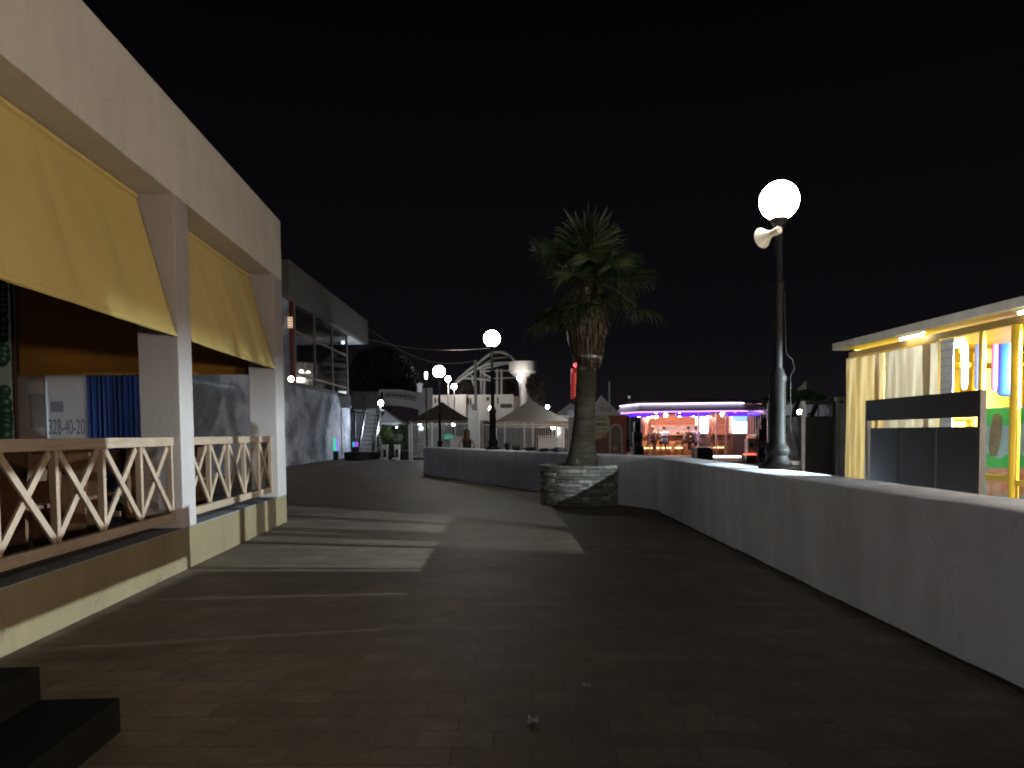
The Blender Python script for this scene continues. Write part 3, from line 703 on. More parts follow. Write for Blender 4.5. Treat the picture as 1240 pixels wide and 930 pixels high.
# fan leaves
frond = leaf_mat('palm_green', (.014, .028, .010), (.045, .072, .022)); ce = MATS['palm_green'].node_tree.nodes['Color Ramp'].color_ramp.elements; ce[1].position = .86; ke = ce.new(.93); ke.color = (.10, .075, .03, 1)
m = MB(); rl = random.Random(4)
def fan(mb, org, az, el, pet, size, droop):
    d = Vector((math.cos(az) * math.cos(el), math.sin(az) * math.cos(el), math.sin(el)))
    side = Vector((-math.sin(az), math.cos(az), 0)); up = side.cross(d).normalized() * -1
    if up.z < 0: up = -up
    c = org + d * pet - Vector((0, 0, droop * pet * .3))
    mb.tube([org, org + d * pet * .5 + Vector((0, 0, .02)), c], [.022, .016, .012], 5)
    ns = 46
    for k in range(ns):
        a = -2.15 + 4.3 * k / (ns - 1) + rl.uniform(-.03, .03)
        ln = size * (.62 + .38 * math.cos(a * .62)) * rl.uniform(.74, 1.10)
        fold = (.05 if k % 2 else -.05)
        dr = (d * math.cos(a) + side * math.sin(a) + up * (fold - .10 * abs(math.sin(a)))).normalized()
        tn = (side * math.cos(a) - d * math.sin(a)).normalized()
        w1 = ln * .030
        p1 = c + dr * ln * .55; p1.z -= droop * .05 * size
        sag = droop * size * rl.uniform(.10, .55)
        p2 = c + dr * ln * .84 + Vector((0, 0, -sag * .55)); p3 = c + dr * ln + Vector((0, 0, -sag * 1.3))
        mb.add([c, p1 - tn * w1 + up * fold * .25, p1 + tn * w1 - up * fold * .25, p2 - tn * w1 * .55, p2 + tn * w1 * .55, p3], [(0, 2, 1), (1, 2, 4, 3), (3, 4, 5)])
cc = Vector((top.x, top.y, zc + .08))
LV = []
for k in range(12): LV.append((k * 2.4 + .3, R(rl.uniform(52, 86)), rl.uniform(.40, .62), rl.uniform(.78, .98), .25))
for k in range(15): LV.append((k * 2.4 + 1.0, R(rl.uniform(14, 48)), rl.uniform(.50, .75), rl.uniform(.68, .88), .55))
for k in range(14): LV.append((k * 2.4 + 2.1, R(rl.uniform(-30, 8)), rl.uniform(.45, .78), rl.uniform(.55, .8), .9))
for k in range(5): LV.append((k * 2.4 + .7, R(rl.uniform(-45, -30)), rl.uniform(.4, .6), rl.uniform(.4, .5), .8))
for (az, el, pet, sz, dr) in LV: fan(m, cc + Vector((0, 0, rl.uniform(-.25, .15))), az, el, pet * (1.02 + .55 * max(0, math.cos(el)) ** 2), sz * 1.04, dr)
m.build('crown', frond, palm)
# ------------------------------------------------------------------ play booth on the right
V0 = at(1029, 500, 12.65); V0.z = 0
DV = Vector((.052, -1, 0)).normalized(); DM = Vector((-DV.y, DV.x, 0))
def Bp(v, q, z): return V0 + DV * v + DM * q + Vector((0, 0, z))
def bbox(mb, v0, v1, q0, q1, z0, z1):
    return mb.hexa([Bp(v0, q0, z0), Bp(v1, q0, z0), Bp(v1, q1, z0), Bp(v0, q1, z0)], [Bp(v0, q0, z1), Bp(v1, q0, z1), Bp(v1, q1, z1), Bp(v0, q1, z1)])
def v_at(px, q=0.0, py=500):
    d = ray(px, py); o = Vector((0, 0, EYE)); pl = Bp(0, q, 0); t = (pl - o).dot(DM) / d.dot(DM); return (o + d * t - V0).dot(DV)
RZ = 2.92
booth = thing('play_booth', 'brightly lit yellow play booth with a pale flat roof on the far right', 'booth', Bp(0, 0, 0))
booth_white = mat('booth_white', (.55, .52, .46), .6, var=.14, scale=4)
m = MB(); bbox(m, -.16, 16, -.24, 6.2, RZ, RZ + .12); m.build('roof', booth_white, booth, bevel=.015)
m = MB(); bbox(m, .05, 15.9, -.20, 5.88, RZ - .006, RZ - .002); m.build('ceiling', yellow_paint, booth)
m = MB(); bbox(m, 0, 16, -.03, .05, RZ - .14, RZ - .05); m.build('front_beam', mat('ochre_paint', (.42, .28, .08), .5), booth)
m = MB(); bbox(m, -.04, .04, .06, 6, 0, RZ - .004); m.build('end_wall', yellow_wall, booth)
m = MB(); bbox(m, .06, 16, 5.9, 6, 0, RZ - .004); m.build('back_wall', yellow_wall, booth)
m = MB(); bbox(m, -.04, 16, .0, 6.1, .0, .12); m.build('floor', mat('play_floor', (.25, .2, .08), .8), booth)
for (q, r) in ((1188, .04), (1229, .055), (1246, .03)):
    v = v_at(q); m = MB(); m.tube([Bp(v, .0, .12), Bp(v, 0, RZ - .14)], r, 14); m.build('post', yellow_paint, booth, smooth=True)
for v in (0.02, 1.15, 2.36, 7.2, 9.5): m = MB(); m.tube([Bp(v, .07, .12), Bp(v, .07, RZ - .14)], .04, 10); m.build('post', yellow_paint, booth, smooth=True)
m = MB(); bbox(m, v_at(1188) + .05, v_at(1229) - .05, -.03, .03, .92, .99); bbox(m, v_at(1229) + .08, 8, -.03, .03, .88, .95); m.build('mid_rail', yellow_paint, booth)
m = MB(); bbox(m, 5.7, 16, .02, .06, .12, 2.3); m.build('light_baffle', yellow_paint, booth)  # unseen panel added to confine the floodlight's spill onto the path
# inner frame of bars in front of the end wall
m = MB()
for z in (1.75, 2.62): m.tube([Bp(.35, .3, z), Bp(.35, 5.6, z)], .04, 10)
for q in (1.0, 1.95, 2.9): m.tube([Bp(.35, q, .12), Bp(.35, q, RZ - .1)], .04, 10)
m.build('inner_frame', yellow_paint, booth, smooth=True)
# cut-out yellow partition behind the rollers
m = MB(); bbox(m, .20, .24, .1, 5.5, 1.2, 1.9); m.build('partition', yellow_wall, booth)
# roller pads
def vq(px, v):
    d = ray(px, 480); o = Vector((0, 0, EYE)); pl = Bp(v, 0, 0); t = (pl - o).dot(DV) / d.dot(DV); return (o + d * t - pl).dot(DM)
def zq(px, py, v):
    d = ray(px, py); o = Vector((0, 0, EYE)); pl = Bp(v, 0, 0); t = (pl - o).dot(DV) / d.dot(DV); return (o + d * t).z
vp = .75
for (x0, x1, y0, y1, c, nm) in ((1163, 1171, 414, 472, (.38, .42, .46), 'slim white padded roller hanging inside the yellow booth'),
                                (1180, 1187, 414, 472, (.06, .07, .28), 'slim indigo padded roller left of the first yellow post'),
                                (1200, 1207, 412, 474, (.42, .07, .20), 'pink padded roller hanging next to the blue one'),
                                (1208, 1227, 402, 480, (.015, .07, .40), 'fat blue padded roller hanging in the yellow booth')):
    q0, q1 = vq(x0, vp), vq(x1, vp); z1, z0 = zq((x0 + x1) / 2, y0, vp), zq((x0 + x1) / 2, y1, vp); r = (q1 - q0) / 2
    cpt = Bp(vp, (q0 + q1) / 2, 0)
    t = thing('padded_roller', nm, 'roller', cpt + Vector((0, 0, z0)), 'padded rollers in the play booth')
    m = MB(); m.lathe([(r * .4, z0), (r * .85, z0 + .03), (r, z0 + .1), (r, z1 - .1), (r * .85, z1 - .03), (r * .4, z1)], cpt, 16); m.build('pad', mat('pad_%d' % x0, c, .45, var=.05), t, smooth=True)
    m = MB(); m.tube([cpt + Vector((0, 0, z1)), cpt + Vector((0, 0, RZ - .005))], .012, 6); m.build('hanger', grey_metal, t)
# plastic sheets
sh1 = sheet_mat('plastic_warm', (.42, .29, .115), .20); sh2 = sheet_mat('plastic_grey', (.345, .272, .175), .13)
def psheet(v0, v1, label, mm, seed):
    t = thing('plastic_sheet', label, 'sheet', Bp(v0, -.06, RZ - .16), 'crinkled plastic sheets on the play booth'); rq = random.Random(seed); P = [rq.uniform(0, 6) for _ in range(6)]
    def fn(a, b):
        v = v0 + (v1 - v0) * a; z = RZ - .17 - (RZ - .3) * b
        q = -.075 + .009 * math.sin(a * 17 + P[0] + 1.5 * b) + .007 * math.sin(a * 41 + P[1] - 2.2 * b) * (.3 + b) + .006 * math.sin(a * 23 + b * 9 + P[2])
        return Bp(v, q, z)
    MB().sheet(fn, 90, 40).build('film', mm, t, smooth=True)
    m = MB(); m.bar(Bp(v0, -.06, RZ - .165), Bp(v1, -.06, RZ - .165), .02, .03); m.build('batten', yellow_paint, t)
vA, vB, vC = v_at(1076), v_at(1143), v_at(1159)
psheet(0.01, vA, 'crinkled plastic sheet glowing yellow at the corner of the play booth', sh1, 1)
psheet(vA + .01, vB, 'crinkled grey beige plastic sheet in the middle of the booth front', sh2, 2)
t = thing('white_net_panel', 'narrow white netted panel beside the plastic sheets', 'panel', Bp(vB, -.05, 0))
m = MB(); bbox(m, vB + .01, vC, -.07, -.055, .2, RZ - .16); m.build('cloth', mat('net_white', (.68, .70, .70), .6, var=.1, scale=8), t)
m = MB()
for k in range(24): bbox(m, vB + .012, vC - .002, -.076, -.0715, .3 + k * .105, .306 + k * .105)
m.build('net_lines', mat('net_line', (.30, .32, .33), .7), t)
# lower mural board: plain bands of colour with a grey blob shape
vm0, vm1 = v_at(1194, .14), v_at(1262, .14)
t = thing('painted_board', 'low green and pale blue painted board inside the booth opening', 'board', Bp(vm0, .14, .12))
def zB(px, py):
    d = ray(px, py); o = Vector((0, 0, EYE)); pl = Bp(0, .14, 0); q = (pl - o).dot(DM) / d.dot(DM); return (o + d * q).z
m = MB(); bbox(m, vm0, vm1, .14, .17, .12, zB(1200, 494)); m.build('board', mat('mural_sky', (.34, .55, .66), .5, var=.25, scale=3), t)
def patch(pts, mm, nm, k):
    mb = MB(); mb.add([Bp(v_at(px, .137 - k * .002, py), .137 - k * .002, zB(px, py)) for px, py in pts], [tuple(range(len(pts)))]); mb.build(nm, mm, t)
patch([(1194.5, 495), (1240, 494), (1240, 512), (1225, 516), (1210, 513), (1194.5, 516)], mat('mural_leaf', (.04, .48, .12), .5, var=.2), 'painted_field', 0)
patch([(1194.5, 548), (1210, 556), (1222, 549), (1240, 552), (1240, 566), (1194.5, 566)], mat('mural_leaf', (.04, .48, .12), .5), 'painted_field', 0)
patch([(1194.5, 567), (1240, 567), (1240, 600), (1194.5, 600)], mat('mural_red', (.55, .10, .07), .5, var=.35, scale=5, col2=(.70, .55, .45)), 'painted_field', 0)
patch([(1203, 502), (1208, 500), (1214, 506), (1213, 520), (1211, 536), (1207, 552), (1199, 553), (1197, 540), (1199, 520)], mat('mural_grey', (.05, .055, .05), .6, var=.3, scale=9, col2=(.16, .12, .08)), 'painted_shape', 1)
# under-roof lamps
tube_m = glow('tube_light', (1.0, .97, .86), 58)
def tube_light(v0, v1, q, label, nm='tube_light'):
    t = thing(nm, label, 'lamp', Bp(v0, q, RZ - .02), 'tube lamps under the booth roof')
    m = MB(); m.tube([Bp(v0, q, RZ - .045), Bp(v1, q, RZ - .045)], .018, 10); m.build('tube', tube_m if q > 0 else glow('tube_light_soft', (1.0, .97, .86), 16), t, smooth=True)
    m = MB(); bbox(m, v0 - .03, v1 + .03, q - .03, q + .03, RZ - .026, RZ - .0065); m.build('fitting', white_metal, t)
tube_m2 = glow('tube_light_soft', (1.0, .97, .86), 16)
tube_light(v_at(1090, -.13, 420), v_at(1117, -.13, 410), -.13, 'white tube lamp under the roof edge above the grey plastic sheet')
tube_light(.3, 1.0, 1.3, 'white tube lamp inside the booth behind the yellow glowing sheet')
tube_light(v_at(1234, -.13, 380), v_at(1234, -.13, 380) + .9, -.13, 'white tube lamp under the roof edge by the thick yellow post')
tube_light(1.2, 2.4, 2.6, 'white tube lamp deep inside the booth')
# strong floodlight hung inside the booth: throws the bright patch across the path
L1 = Vector((9.0, 7.9, 2.66))
t = thing('booth_floodlight', 'strong white lamp hung inside the play booth', 'lamp', L1)
m = MB(); m.ball(L1 + Vector((0, 0, -.022)), .015, 20, 12); m.build('bulb', glow('flood_bulb', (.76, .94, 1.02), 1600000), t, smooth=True)
m = MB()
for (c_, s_) in (((-.10, 0, .001), (.36, .40, .014)), ((.078, 0, -.10), (.012, .40, .188)), ((.02, .194, -.10), (.10, .012, .188)), ((.02, -.194, -.10), (.10, .012, .188)), ((.03, 0, -.20), (.09, .40, .012)), ((-.284, 0, -.012), (.010, .40, .032))): m.box(L1 + Vector(c_) + Vector((0, 0, .0)), s_)
m.build('housing', dark_plastic, t)
m = MB(); m.tube([L1 + Vector((.05, 0, .0085)), Vector((L1.x + .05, L1.y, RZ - .003))], .015, 8); m.build('stem', grey_metal, t)
L2 = Vector((6.25, 7.5, 2.775))
# the valance that blocks this lamp is an unseen addition, built further down
# ------------------------------------------------------------------ dark boards behind the wall
XB = 3.93
def xp(px): d = ray(px, 540); return d.y / d.x * XB
ya, yb = xp(1050.5), xp(1187.5)
t = thing('board_stand', 'black framed stand of grey boards behind the white wall at right', 'board stand', (XB, (ya + yb) / 2, 0))
def xbox(mb, y0, y1, x0, x1, z0, z1): return mb.box(((x0 + x1) / 2, (y0 + y1) / 2, (z0 + z1) / 2), (x1 - x0, abs(y1 - y0), z1 - z0))
for y in (ya, yb): m = MB(); xbox(m, y - .018, y + .018, XB - .02, XB + .03, 0, 1.88); m.build('post', dark_plastic, t)
m = MB(); xbox(m, ya - .02, yb + .02, XB - .012, XB + .02, 1.66, 1.88); m.build('top_board', dull_board, t)
for (x0, x1) in ((1055, 1088), (1090, 1133.2), (1135.6, 1185)):
    m = MB(); xbox(m, xp(x0), xp(x1), XB - .012, XB + .02, .15, 1.575); m.build('lower_board', dull_board, t)
for q_ in (1089, 1134.4): m = MB(); xbox(m, xp(q_) - .007, xp(q_) + .007, XB + .0, XB + .012, .15, 1.575); m.build('slat', cream, t)
m = MB(); xbox(m, ya - .02, yb + .02, XB + .021, XB + .04, .3, .36); m.build('cross_bar', dark_plastic, t)
m = MB(); xbox(m, ya - .02, yb + .02, XB - .014, XB + .022, 1.655, 1.672) ; m.build('board_edge', dark_plastic, t)

# ------------------------------------------------------------------ fence frames and clutter between lamp and booth
YF = 14.3
def quadbox(px0, px1, py0, py1, Y, dep=.04):
    a = at(px0, py1, Y); b = at(px1, py0, Y); m = MB(); m.box(((a.x + b.x) / 2, Y, (a.z + b.z) / 2), (b.x - a.x, dep, b.z - a.z)); return m
def yardframe(px0, px1, pyt, label, panel, pt, light_left):
    a = at(px0, pyt, YF); b = at(px1, pyt, YF)
    t = thing('fence_frame', label, 'fence', (a.x, YF, 0), 'dark framed panels beside the booth')
    m = MB(); m.box((a.x + .03, YF, a.z / 2), (.06, .06, a.z)); m.build('post', grey_metal if light_left else dark_plastic, t)
    m = MB(); m.box((b.x - .03, YF, a.z / 2), (.06, .06, a.z)); m.build('post', dark_plastic, t)
    m = MB(); m.box(((a.x + b.x) / 2, YF, a.z - .03), (b.x - a.x - .122, .06, .07)); m.build('top_rail', grey_metal if not panel else dark_plastic, t)
    zt = zat(px0, pt, YF)
    m = MB(); m.box(((a.x + b.x) / 2, YF, (zt + .1) / 2), (b.x - a.x - .124, .025, zt - .1)); m.build('panel', panel or mat('dusty_glass', (.16, .17, .18), .25, var=.4, scale=2), t)
yardframe(971, 1011, 486, 'black fence frame with a solid dark lower panel left of the booth', mat('black_panel', (.016, .013, .011), .8), 505, True)
yardframe(1011.5, 1028, 481, 'narrow grey fence frame squeezed against the booth corner', None, 488, True)
t = thing('wrapped_stack', 'plastic wrapped grey stack of goods right of the lamp base', 'stack', (xat(958, 15), 15, 0))
m = MB(); rk = random.Random(8); x0, x1 = xat(953, 15), xat(970, 15)
def wf(a, b): return Vector((x0 + (x1 - x0) * a, 15 - .12 * math.sin(a * 3.14) + .03 * math.sin(a * 9 + b * 14), .75 + (zat(960, 505, 15) - .75) * b))
m.sheet(wf, 14, 24); m.build('wrapping', sheet_mat('grey_wrap', (.34, .34, .34), .2), t, smooth=True)
m = MB(); m.box(((x0 + x1) / 2, 15.25, .95), (x1 - x0 - .02, .4, 1.2)); m.build('crate', mat('crate_grey', (.2, .2, .2), .7), t)
t = thing('white_bench', 'low white bench behind the lamp base', 'bench', (xat(960, 14.6), 14.6, 0))
m = MB(); m.box((xat(961, 14.6), 14.6, .93), (.32, .3, .08)); m.build('seat', white_metal, t)
for s in (-1, 1): m = MB(); m.box((xat(961, 14.6) + s * .12, 14.6, .445), (.04, .25, .89)); m.build('leg', white_metal, t)
# slanting props and greenery
t = thing('timber_frame', 'dark slanting timber props in front of pale far sheets', 'frame', (xat(975, 17), 17, 0))
for (a, b, c, d) in ((957, 512, 966, 486), (982, 505, 990, 486), (1008, 505, 1006, 484)):
    m = MB(); p = at(a, b, 17); m.bar(at(a, b, 17), at(c, d, 17), .09, .09); m.bar((p.x, 17.1, 0), (p.x, 17.1, p.z + .1), .07, .07); m.build('prop', dark_plastic, t)
gm = leaf_mat('hedge_leaf', (.03, .06, .02), (.10, .17, .06))
def bush(name, label, cat, blobs, n, size, mm, seed, stems=None, group=None):
    b0 = blobs[0]; t = thing(name, label, cat, (b0[0], b0[1], 0), group); rnd = random.Random(seed)
    m = MB(); leaf_cloud(m, blobs, n, size, rnd); m.build('foliage', mm, t)
    m = MB()
    for k in range(5):
        bl = blobs[k % len(blobs)]; q = Vector((bl[0] + rnd.uniform(-.3, .3) * bl[3], bl[1], bl[2])); m.tube([Vector((q.x * .7 + b0[0] * .3, q.y, 0)), Vector((q.x, q.y, q.z * .6)), q], [.035, .025, .01], 5)
    m.build('stem', bark, t)
    return t
def pxblob(px, py, Y, rx, rz, ry=None):
    p = at(px, py, Y); k = Y / 900; return (p.x, p.y, p.z, rx * k, (ry or rx) * k, rz * k)
bush('climbing_shrub', 'green leafy shrub above the dark fence frame right of the near lamp', 'shrub', [pxblob(962, 480, 18, 9, 7), pxblob(976, 478, 18, 10, 5), pxblob(990, 481, 18, 8, 4)], 900, .07, gm, 31)
# grey gable tent far right
def tent(label, pxl, pxr, pye, pyp, Y, mm, dep=None, group='canopy tents', val=.28, post=white_metal, cat='tent', name='canopy_tent', pxp=None):
    a = at(pxl, pye, Y); b = at(pxr, pye, Y); wz = b.x - a.x; dp = dep or wz; zt = at((pxl + pxr) / 2, pyp, Y + dp / 2).z; ze = (a.z + b.z) / 2
    t = thing(name, label, cat, ((a.x + b.x) / 2, Y + dp / 2, 0), group)
    cx = (a.x + b.x) / 2 if pxp is None else at(pxp, pye, Y).x; cy = Y + dp / 2
    def fr(k, zz, ex):  # concave canopy ring
        return [Vector((cx + (a.x - cx) * k - ex, cy - dp / 2 * k - ex, zz)), Vector((cx + (b.x - cx) * k + ex, cy - dp / 2 * k - ex, zz)), Vector((cx + (b.x - cx) * k + ex, cy + dp / 2 * k + ex, zz)), Vector((cx + (a.x - cx) * k - ex, cy + dp / 2 * k + ex, zz))]
    rings = []
    for i in range(9):
        k = 1 - i / 8; rings.append(fr(max(k, .015), ze + (zt - ze) * (1 - k) ** 1.12, 0))
    m = MB(); vs = [v for r_ in rings for v in r_]; fs = []
    for i in range(8):
        for q in range(4): fs.append((i * 4 + q, i * 4 + (q + 1) % 4, i * 4 + 4 + (q + 1) % 4, i * 4 + 4 + q))
    fs.append((32, 33, 34, 35)); m.add(vs, fs); m.build('canopy', mm, t, solid=.01)
    m = MB(); lo = fr(1, ze - val, .012); hi = fr(1, ze - .004, .012)
    for q in range(4): m.add([lo[q], lo[(q + 1) % 4], hi[(q + 1) % 4], hi[q]], [(0, 1, 2, 3)])
    m.build('valance', mm, t, solid=.008)
    for q in fr(.97, 0, 0):
        m = MB(); m.box((q.x, q.y, (ze - .02) / 2), (.07, .07, ze - .02)); m.build('post', post, t)
    return t
canvas_grey = mat('canvas_grey', (.40, .40, .34), .8, var=.08, scale=1); canvas_white = mat('canvas_white', (.60, .60, .60), .8, var=.08, scale=1)
canvas_dark = mat('canvas_dark', (.115, .105, .09), .8, var=.15, scale=2)
tent('small pale gable tent beyond the green shrub at right', 976, 1012, 486, 461, 30, canvas_grey, dep=3)
# ------------------------------------------------------------------ two storey mural building beyond the restaurant
XM = -11.3
def yX(px, x=XM): d = ray(px, 500); return d.y / d.x * x
bar_b = thing('mural_building', 'two storey building with a grey painted mural wall and a slab roof', 'building', (XM, yX(385), 0))
y_end = yX(425); y_roof = yX(441)
zM = zat(424, 482, y_end)
def bxb(x0, x1, y0, y1, z0, z1): return MB().box(((x0 + x1) / 2, (y0 + y1) / 2, (z0 + z1) / 2), (x1 - x0, y1 - y0, z1 - z0))
bxb(XM - .35, XM, 19, y_end, 0, zM).build('mural_wall', graffiti, bar_b)
bxb(XM - 9, XM - .36, y_end - .3, y_end - .002, 0, zM - .01).build('end_wall', graffiti, bar_b)
bxb(XM - 10, XM - .02, 24, y_end + .2, zM + .001, zM + .22).build('floor_slab', mat('slab_grey', (.16, .155, .15), .8), bar_b)
zr1 = zat(441, 389, y_roof); zr0 = zat(441, 417, y_roof)
m = MB(); m.hexa([Vector((XM + .4, 37, zr0)), Vector((XM + .4, y_roof, zr0)), Vector((XM - 8, y_roof, zr0)), Vector((XM - 8, 37, zr0))],
                 [Vector((XM + .4, 37, zr1)), Vector((XM + .4, y_roof, zr1)), Vector((XM - 8, y_roof, zr1)), Vector((XM - 8, 37, zr1))])
m.build('roof', mat('roof_grey', (.145, .135, .12), .8, var=.08), bar_b)
bxb(XM - 8, XM + .1, y_roof - 5, y_roof - .3, zr0 - .05, zr0 - .003).build('soffit', mat('soffit_white', (.6, .62, .66), .7), bar_b)
mull = mat('mullion', (.22, .20, .19), .5)
for q in (359.5, 383.2, 404.3, 422): bxb(XM - .1, XM + .02, yX(q) - .06, yX(q) + .06, zM + .221, zr0 - .004).build('mullion', mull, bar_b)
z1 = zat(391, 416, yX(391)); z2 = zat(391, 461.5, yX(391))
for z in (z1, z2): bxb(XM - .06, XM - .015, yX(359.5), yX(422), z - .06, z + .06).build('transom', mull, bar_b)
gl_, gN, gL, gb = nt('dark_glass'); MATS['dark_glass'] = gl_
gb.inputs['Base Color'].default_value = (.012, .013, .015, 1); gb.inputs['Roughness'].default_value = .06; gb.inputs['Alpha'].default_value = .62
ql = [359.5, 383.2, 404.3, 422]
for q0, q1 in zip(ql[:-1], ql[1:]):
    for za, zb2 in ((zM + .23, z2 - .065), (z2 + .065, z1 - .065), (z1 + .065, zr0 - .01)): bxb(XM - .05, XM - .04, yX(q0) + .065, yX(q1) - .065, za, zb2).build('pane', gl_, bar_b)
bxb(XM - .12, XM + .04, yX(356.5) - .15, yX(356.5) + .15, zM + .23, zr0 - .01).build('red_column', mat('dark_red', (.12, .02, .018), .6), bar_b)
bxb(XM - 7.5, XM - 7.2, 24, y_end, zM + .23, zr0 - .01).build('inner_wall', mat('inner_dark', (.03, .028, .03), .8), bar_b)
bxb(XM - .3, XM - .1, 24, yX(355), zM + .23, 9.2).build('painted_panel', graffiti, bar_b)
# lit room: white columns with lamps on top
xi = XM - 3
def yi(px): d = ray(px, 460); return d.y / d.x * xi
for q in (364.5, 369, 374): bxb(xi - .2, xi + .2, yi(q) - .45, yi(q) + .45, zM + .23, zat(q, 452, yi(q))).build('white_column', white_metal, bar_b)
def bulb(label, p, r, col, st, group, nm='round_lamp', gname=None):
    t = thing(nm, label, 'lamp', p, group)
    m = MB(); m.ball(p, r, 14, 8); m.build('bulb', glow(gname or 'bulb_%d' % (abs(hash(label)) % 9999), col, st), t, smooth=True)
    m = MB(); m.lathe([(r * .35, -r * 1.5), (r * .45, -r * .9)], p, 10); m.build('socket', grey_metal, t)
bulb('left of the two round lamps glowing inside the upper floor', at(365, 450, yi(365)), .14, (1, .86, .7), 60, 'lamps inside the mural building', gname='bulb_in1')
bulb('right of the two round lamps glowing inside the upper floor', at(373.2, 452, yi(373)), .16, (1, .86, .7), 60, 'lamps inside the mural building', gname='bulb_in1')
bulb('small round lamp beside the dark red column', at(352.5, 459, 36), .13, (1, .88, .75), 50, 'lamps inside the mural building', gname='bulb_in2')
t = thing('strip_lamp', 'bright white lamp glowing at the far end of the upper floor', 'lamp', at(414, 476, yX(414, XM - 1)))
m = quadbox(410, 420.5, 473.5, 479, yX(414, XM - 1)); m.build('diffuser', glow('strip_room', (.85, .97, 1), 5), t)
t = thing('lit_window', 'warm lit slatted window high beside the red column', 'window', at(351.5, 390, 38))
m = quadbox(348.4, 354.2, 384, 397, 38); m.build('pane', glow('warm_pane', (1, .70, .45), .8), t)
m = MB()
for k in range(4): q = at(351.3, 386 + k * 3.2, 37.95); m.box(q, (.26, .02, .03))
m.build('slat', chair_wood, t)
t = thing('ceiling_lamp', 'bluish lamp under the end of the slab roof', 'lamp', (XM - .8, y_roof - 3.2, zr0 - .3))
m = MB(); m.ball((XM - .8, y_roof - 3.2, zr0 - .25), .13, 12, 8); m.build('bulb', glow('bulb_cool', (.7, .88, 1), 12), t, smooth=True)
m = MB(); m.tube([(XM - .8, y_roof - 3.2, zr0 - .12), (XM - .8, y_roof - 3.2, zr0 - .052)], .02, 6); m.build('stem', grey_metal, t)
# balcony box by the stairs
t = thing('metal_staircase', 'open metal staircase rising to a dark landing beside the mural wall', 'staircase', (xat(442, 48), 48, 0))
sxl, sxr = xat(436.5, 48), xat(453, 48); z0s, z1s = .45, zat(442, 497, 49.5)
ns = 11
tread = mat('tread_white', (.5, .5, .5), .6, var=.2, scale=3)
for k in range(ns):
    a = k / (ns - 1); m = MB(); m.box(((sxl + sxr) / 2, 47.3 + 2.6 * a, z0s + (z1s - z0s) * a), (sxr - sxl, .26, .05)); m.box(((sxl + sxr) / 2, 47.45 + 2.6 * a, z0s + (z1s - z0s) * a + .09), (sxr - sxl - .04, .02, .10)); m.build('tread', tread, t)
for x in (sxl - .06, sxr + .05):
    m = MB(); m.bar((x, 47.1, z0s - .35), (x, 50.1, z1s + .05), .10, .28); m.build('stringer', dark_plastic, t)
    m = MB(); m.tube([(x, 47.2, z0s + .95), (x, 50.0, z1s + 1.0)], .03, 8); m.build('handrail', dark_plastic, t)
    m = MB(); m.tube([(x, 47.2, 0), (x, 47.2, z0s + .95)], .04, 8); m.build('handrail_post', dark_plastic, t)
a = at(427, 495, 50.2); b = at(458.5, 474, 50.2)
m = MB(); m.box(((a.x + b.x) / 2, 50.3, (a.z + b.z) / 2), (b.x - a.x, .15, b.z - a.z)); m.build('landing_panel', mat('landing_dark', (.075, .072, .075), .7), t)
m = MB(); m.box(((a.x + b.x) / 2, 51.3, a.z - .06), (b.x - a.x, 1.8, .1)); m.build('landing_floor', grey_metal, t)
for x in (a.x + .1, b.x - .1): m = MB(); m.box((x, 50.25, a.z / 2 - .08), (.12, .12, a.z - .14)); m.build('landing_post', dark_plastic, t)
bxb(xat(428, 53), xat(458, 53), 52.6, 52.9, 0, a.z - .2).build('back_panel', mat('pale_back', (.30, .32, .36), .8, var=.2), t)
t = thing('wall_box', 'small pale cupboard set high at the end of the mural wall', 'cupboard', at(417, 487, y_end - 1))
m = quadbox(409, 425, 480, 494, y_end - 2.6, .5); m.build('cabinet', mat('cab_grey', (.27, .28, .32), .7, var=.15), t)
m = quadbox(412.5, 417, 482, 491, y_end - 2.87, .03); m.build('door', mat('cab_beige', (.34, .32, .30), .7), t)
# coloured led lights
def led(label, px0, px1, py0, py1, Y, cols):
    a = at((px0 + px1) / 2, py1, Y); t = thing('led_light', label, 'led light', (a.x, Y, a.z), 'small coloured led lights at the wall foot')
    n = len(cols)
    for k, c in enumerate(cols):
        f0 = px0 + (px1 - px0) * k / n; f1 = px0 + (px1 - px0) * (k + 1) / n
        m = quadbox(f0, f1, py0, py1, Y, .06); m.build('lens', glow('led_%02d%02d%02d' % tuple(int(9 * q) for q in c), c, 1.1), t)
    m = quadbox(px0 - .3, px1 + .3, py1 + .3, 559, Y + .05, .04); m.build('stand', dark_plastic, t)
led('tall green and violet led light at the mural wall foot', 404, 409.5, 531, 546, 46, [(.02, .7, .35), (.25, .2, .75)])
led('three colour led light at the staircase foot', 427, 433.5, 535, 541, 46.6, [(.05, .5, .6), (.1, .1, .8), (.45, .1, .7)])
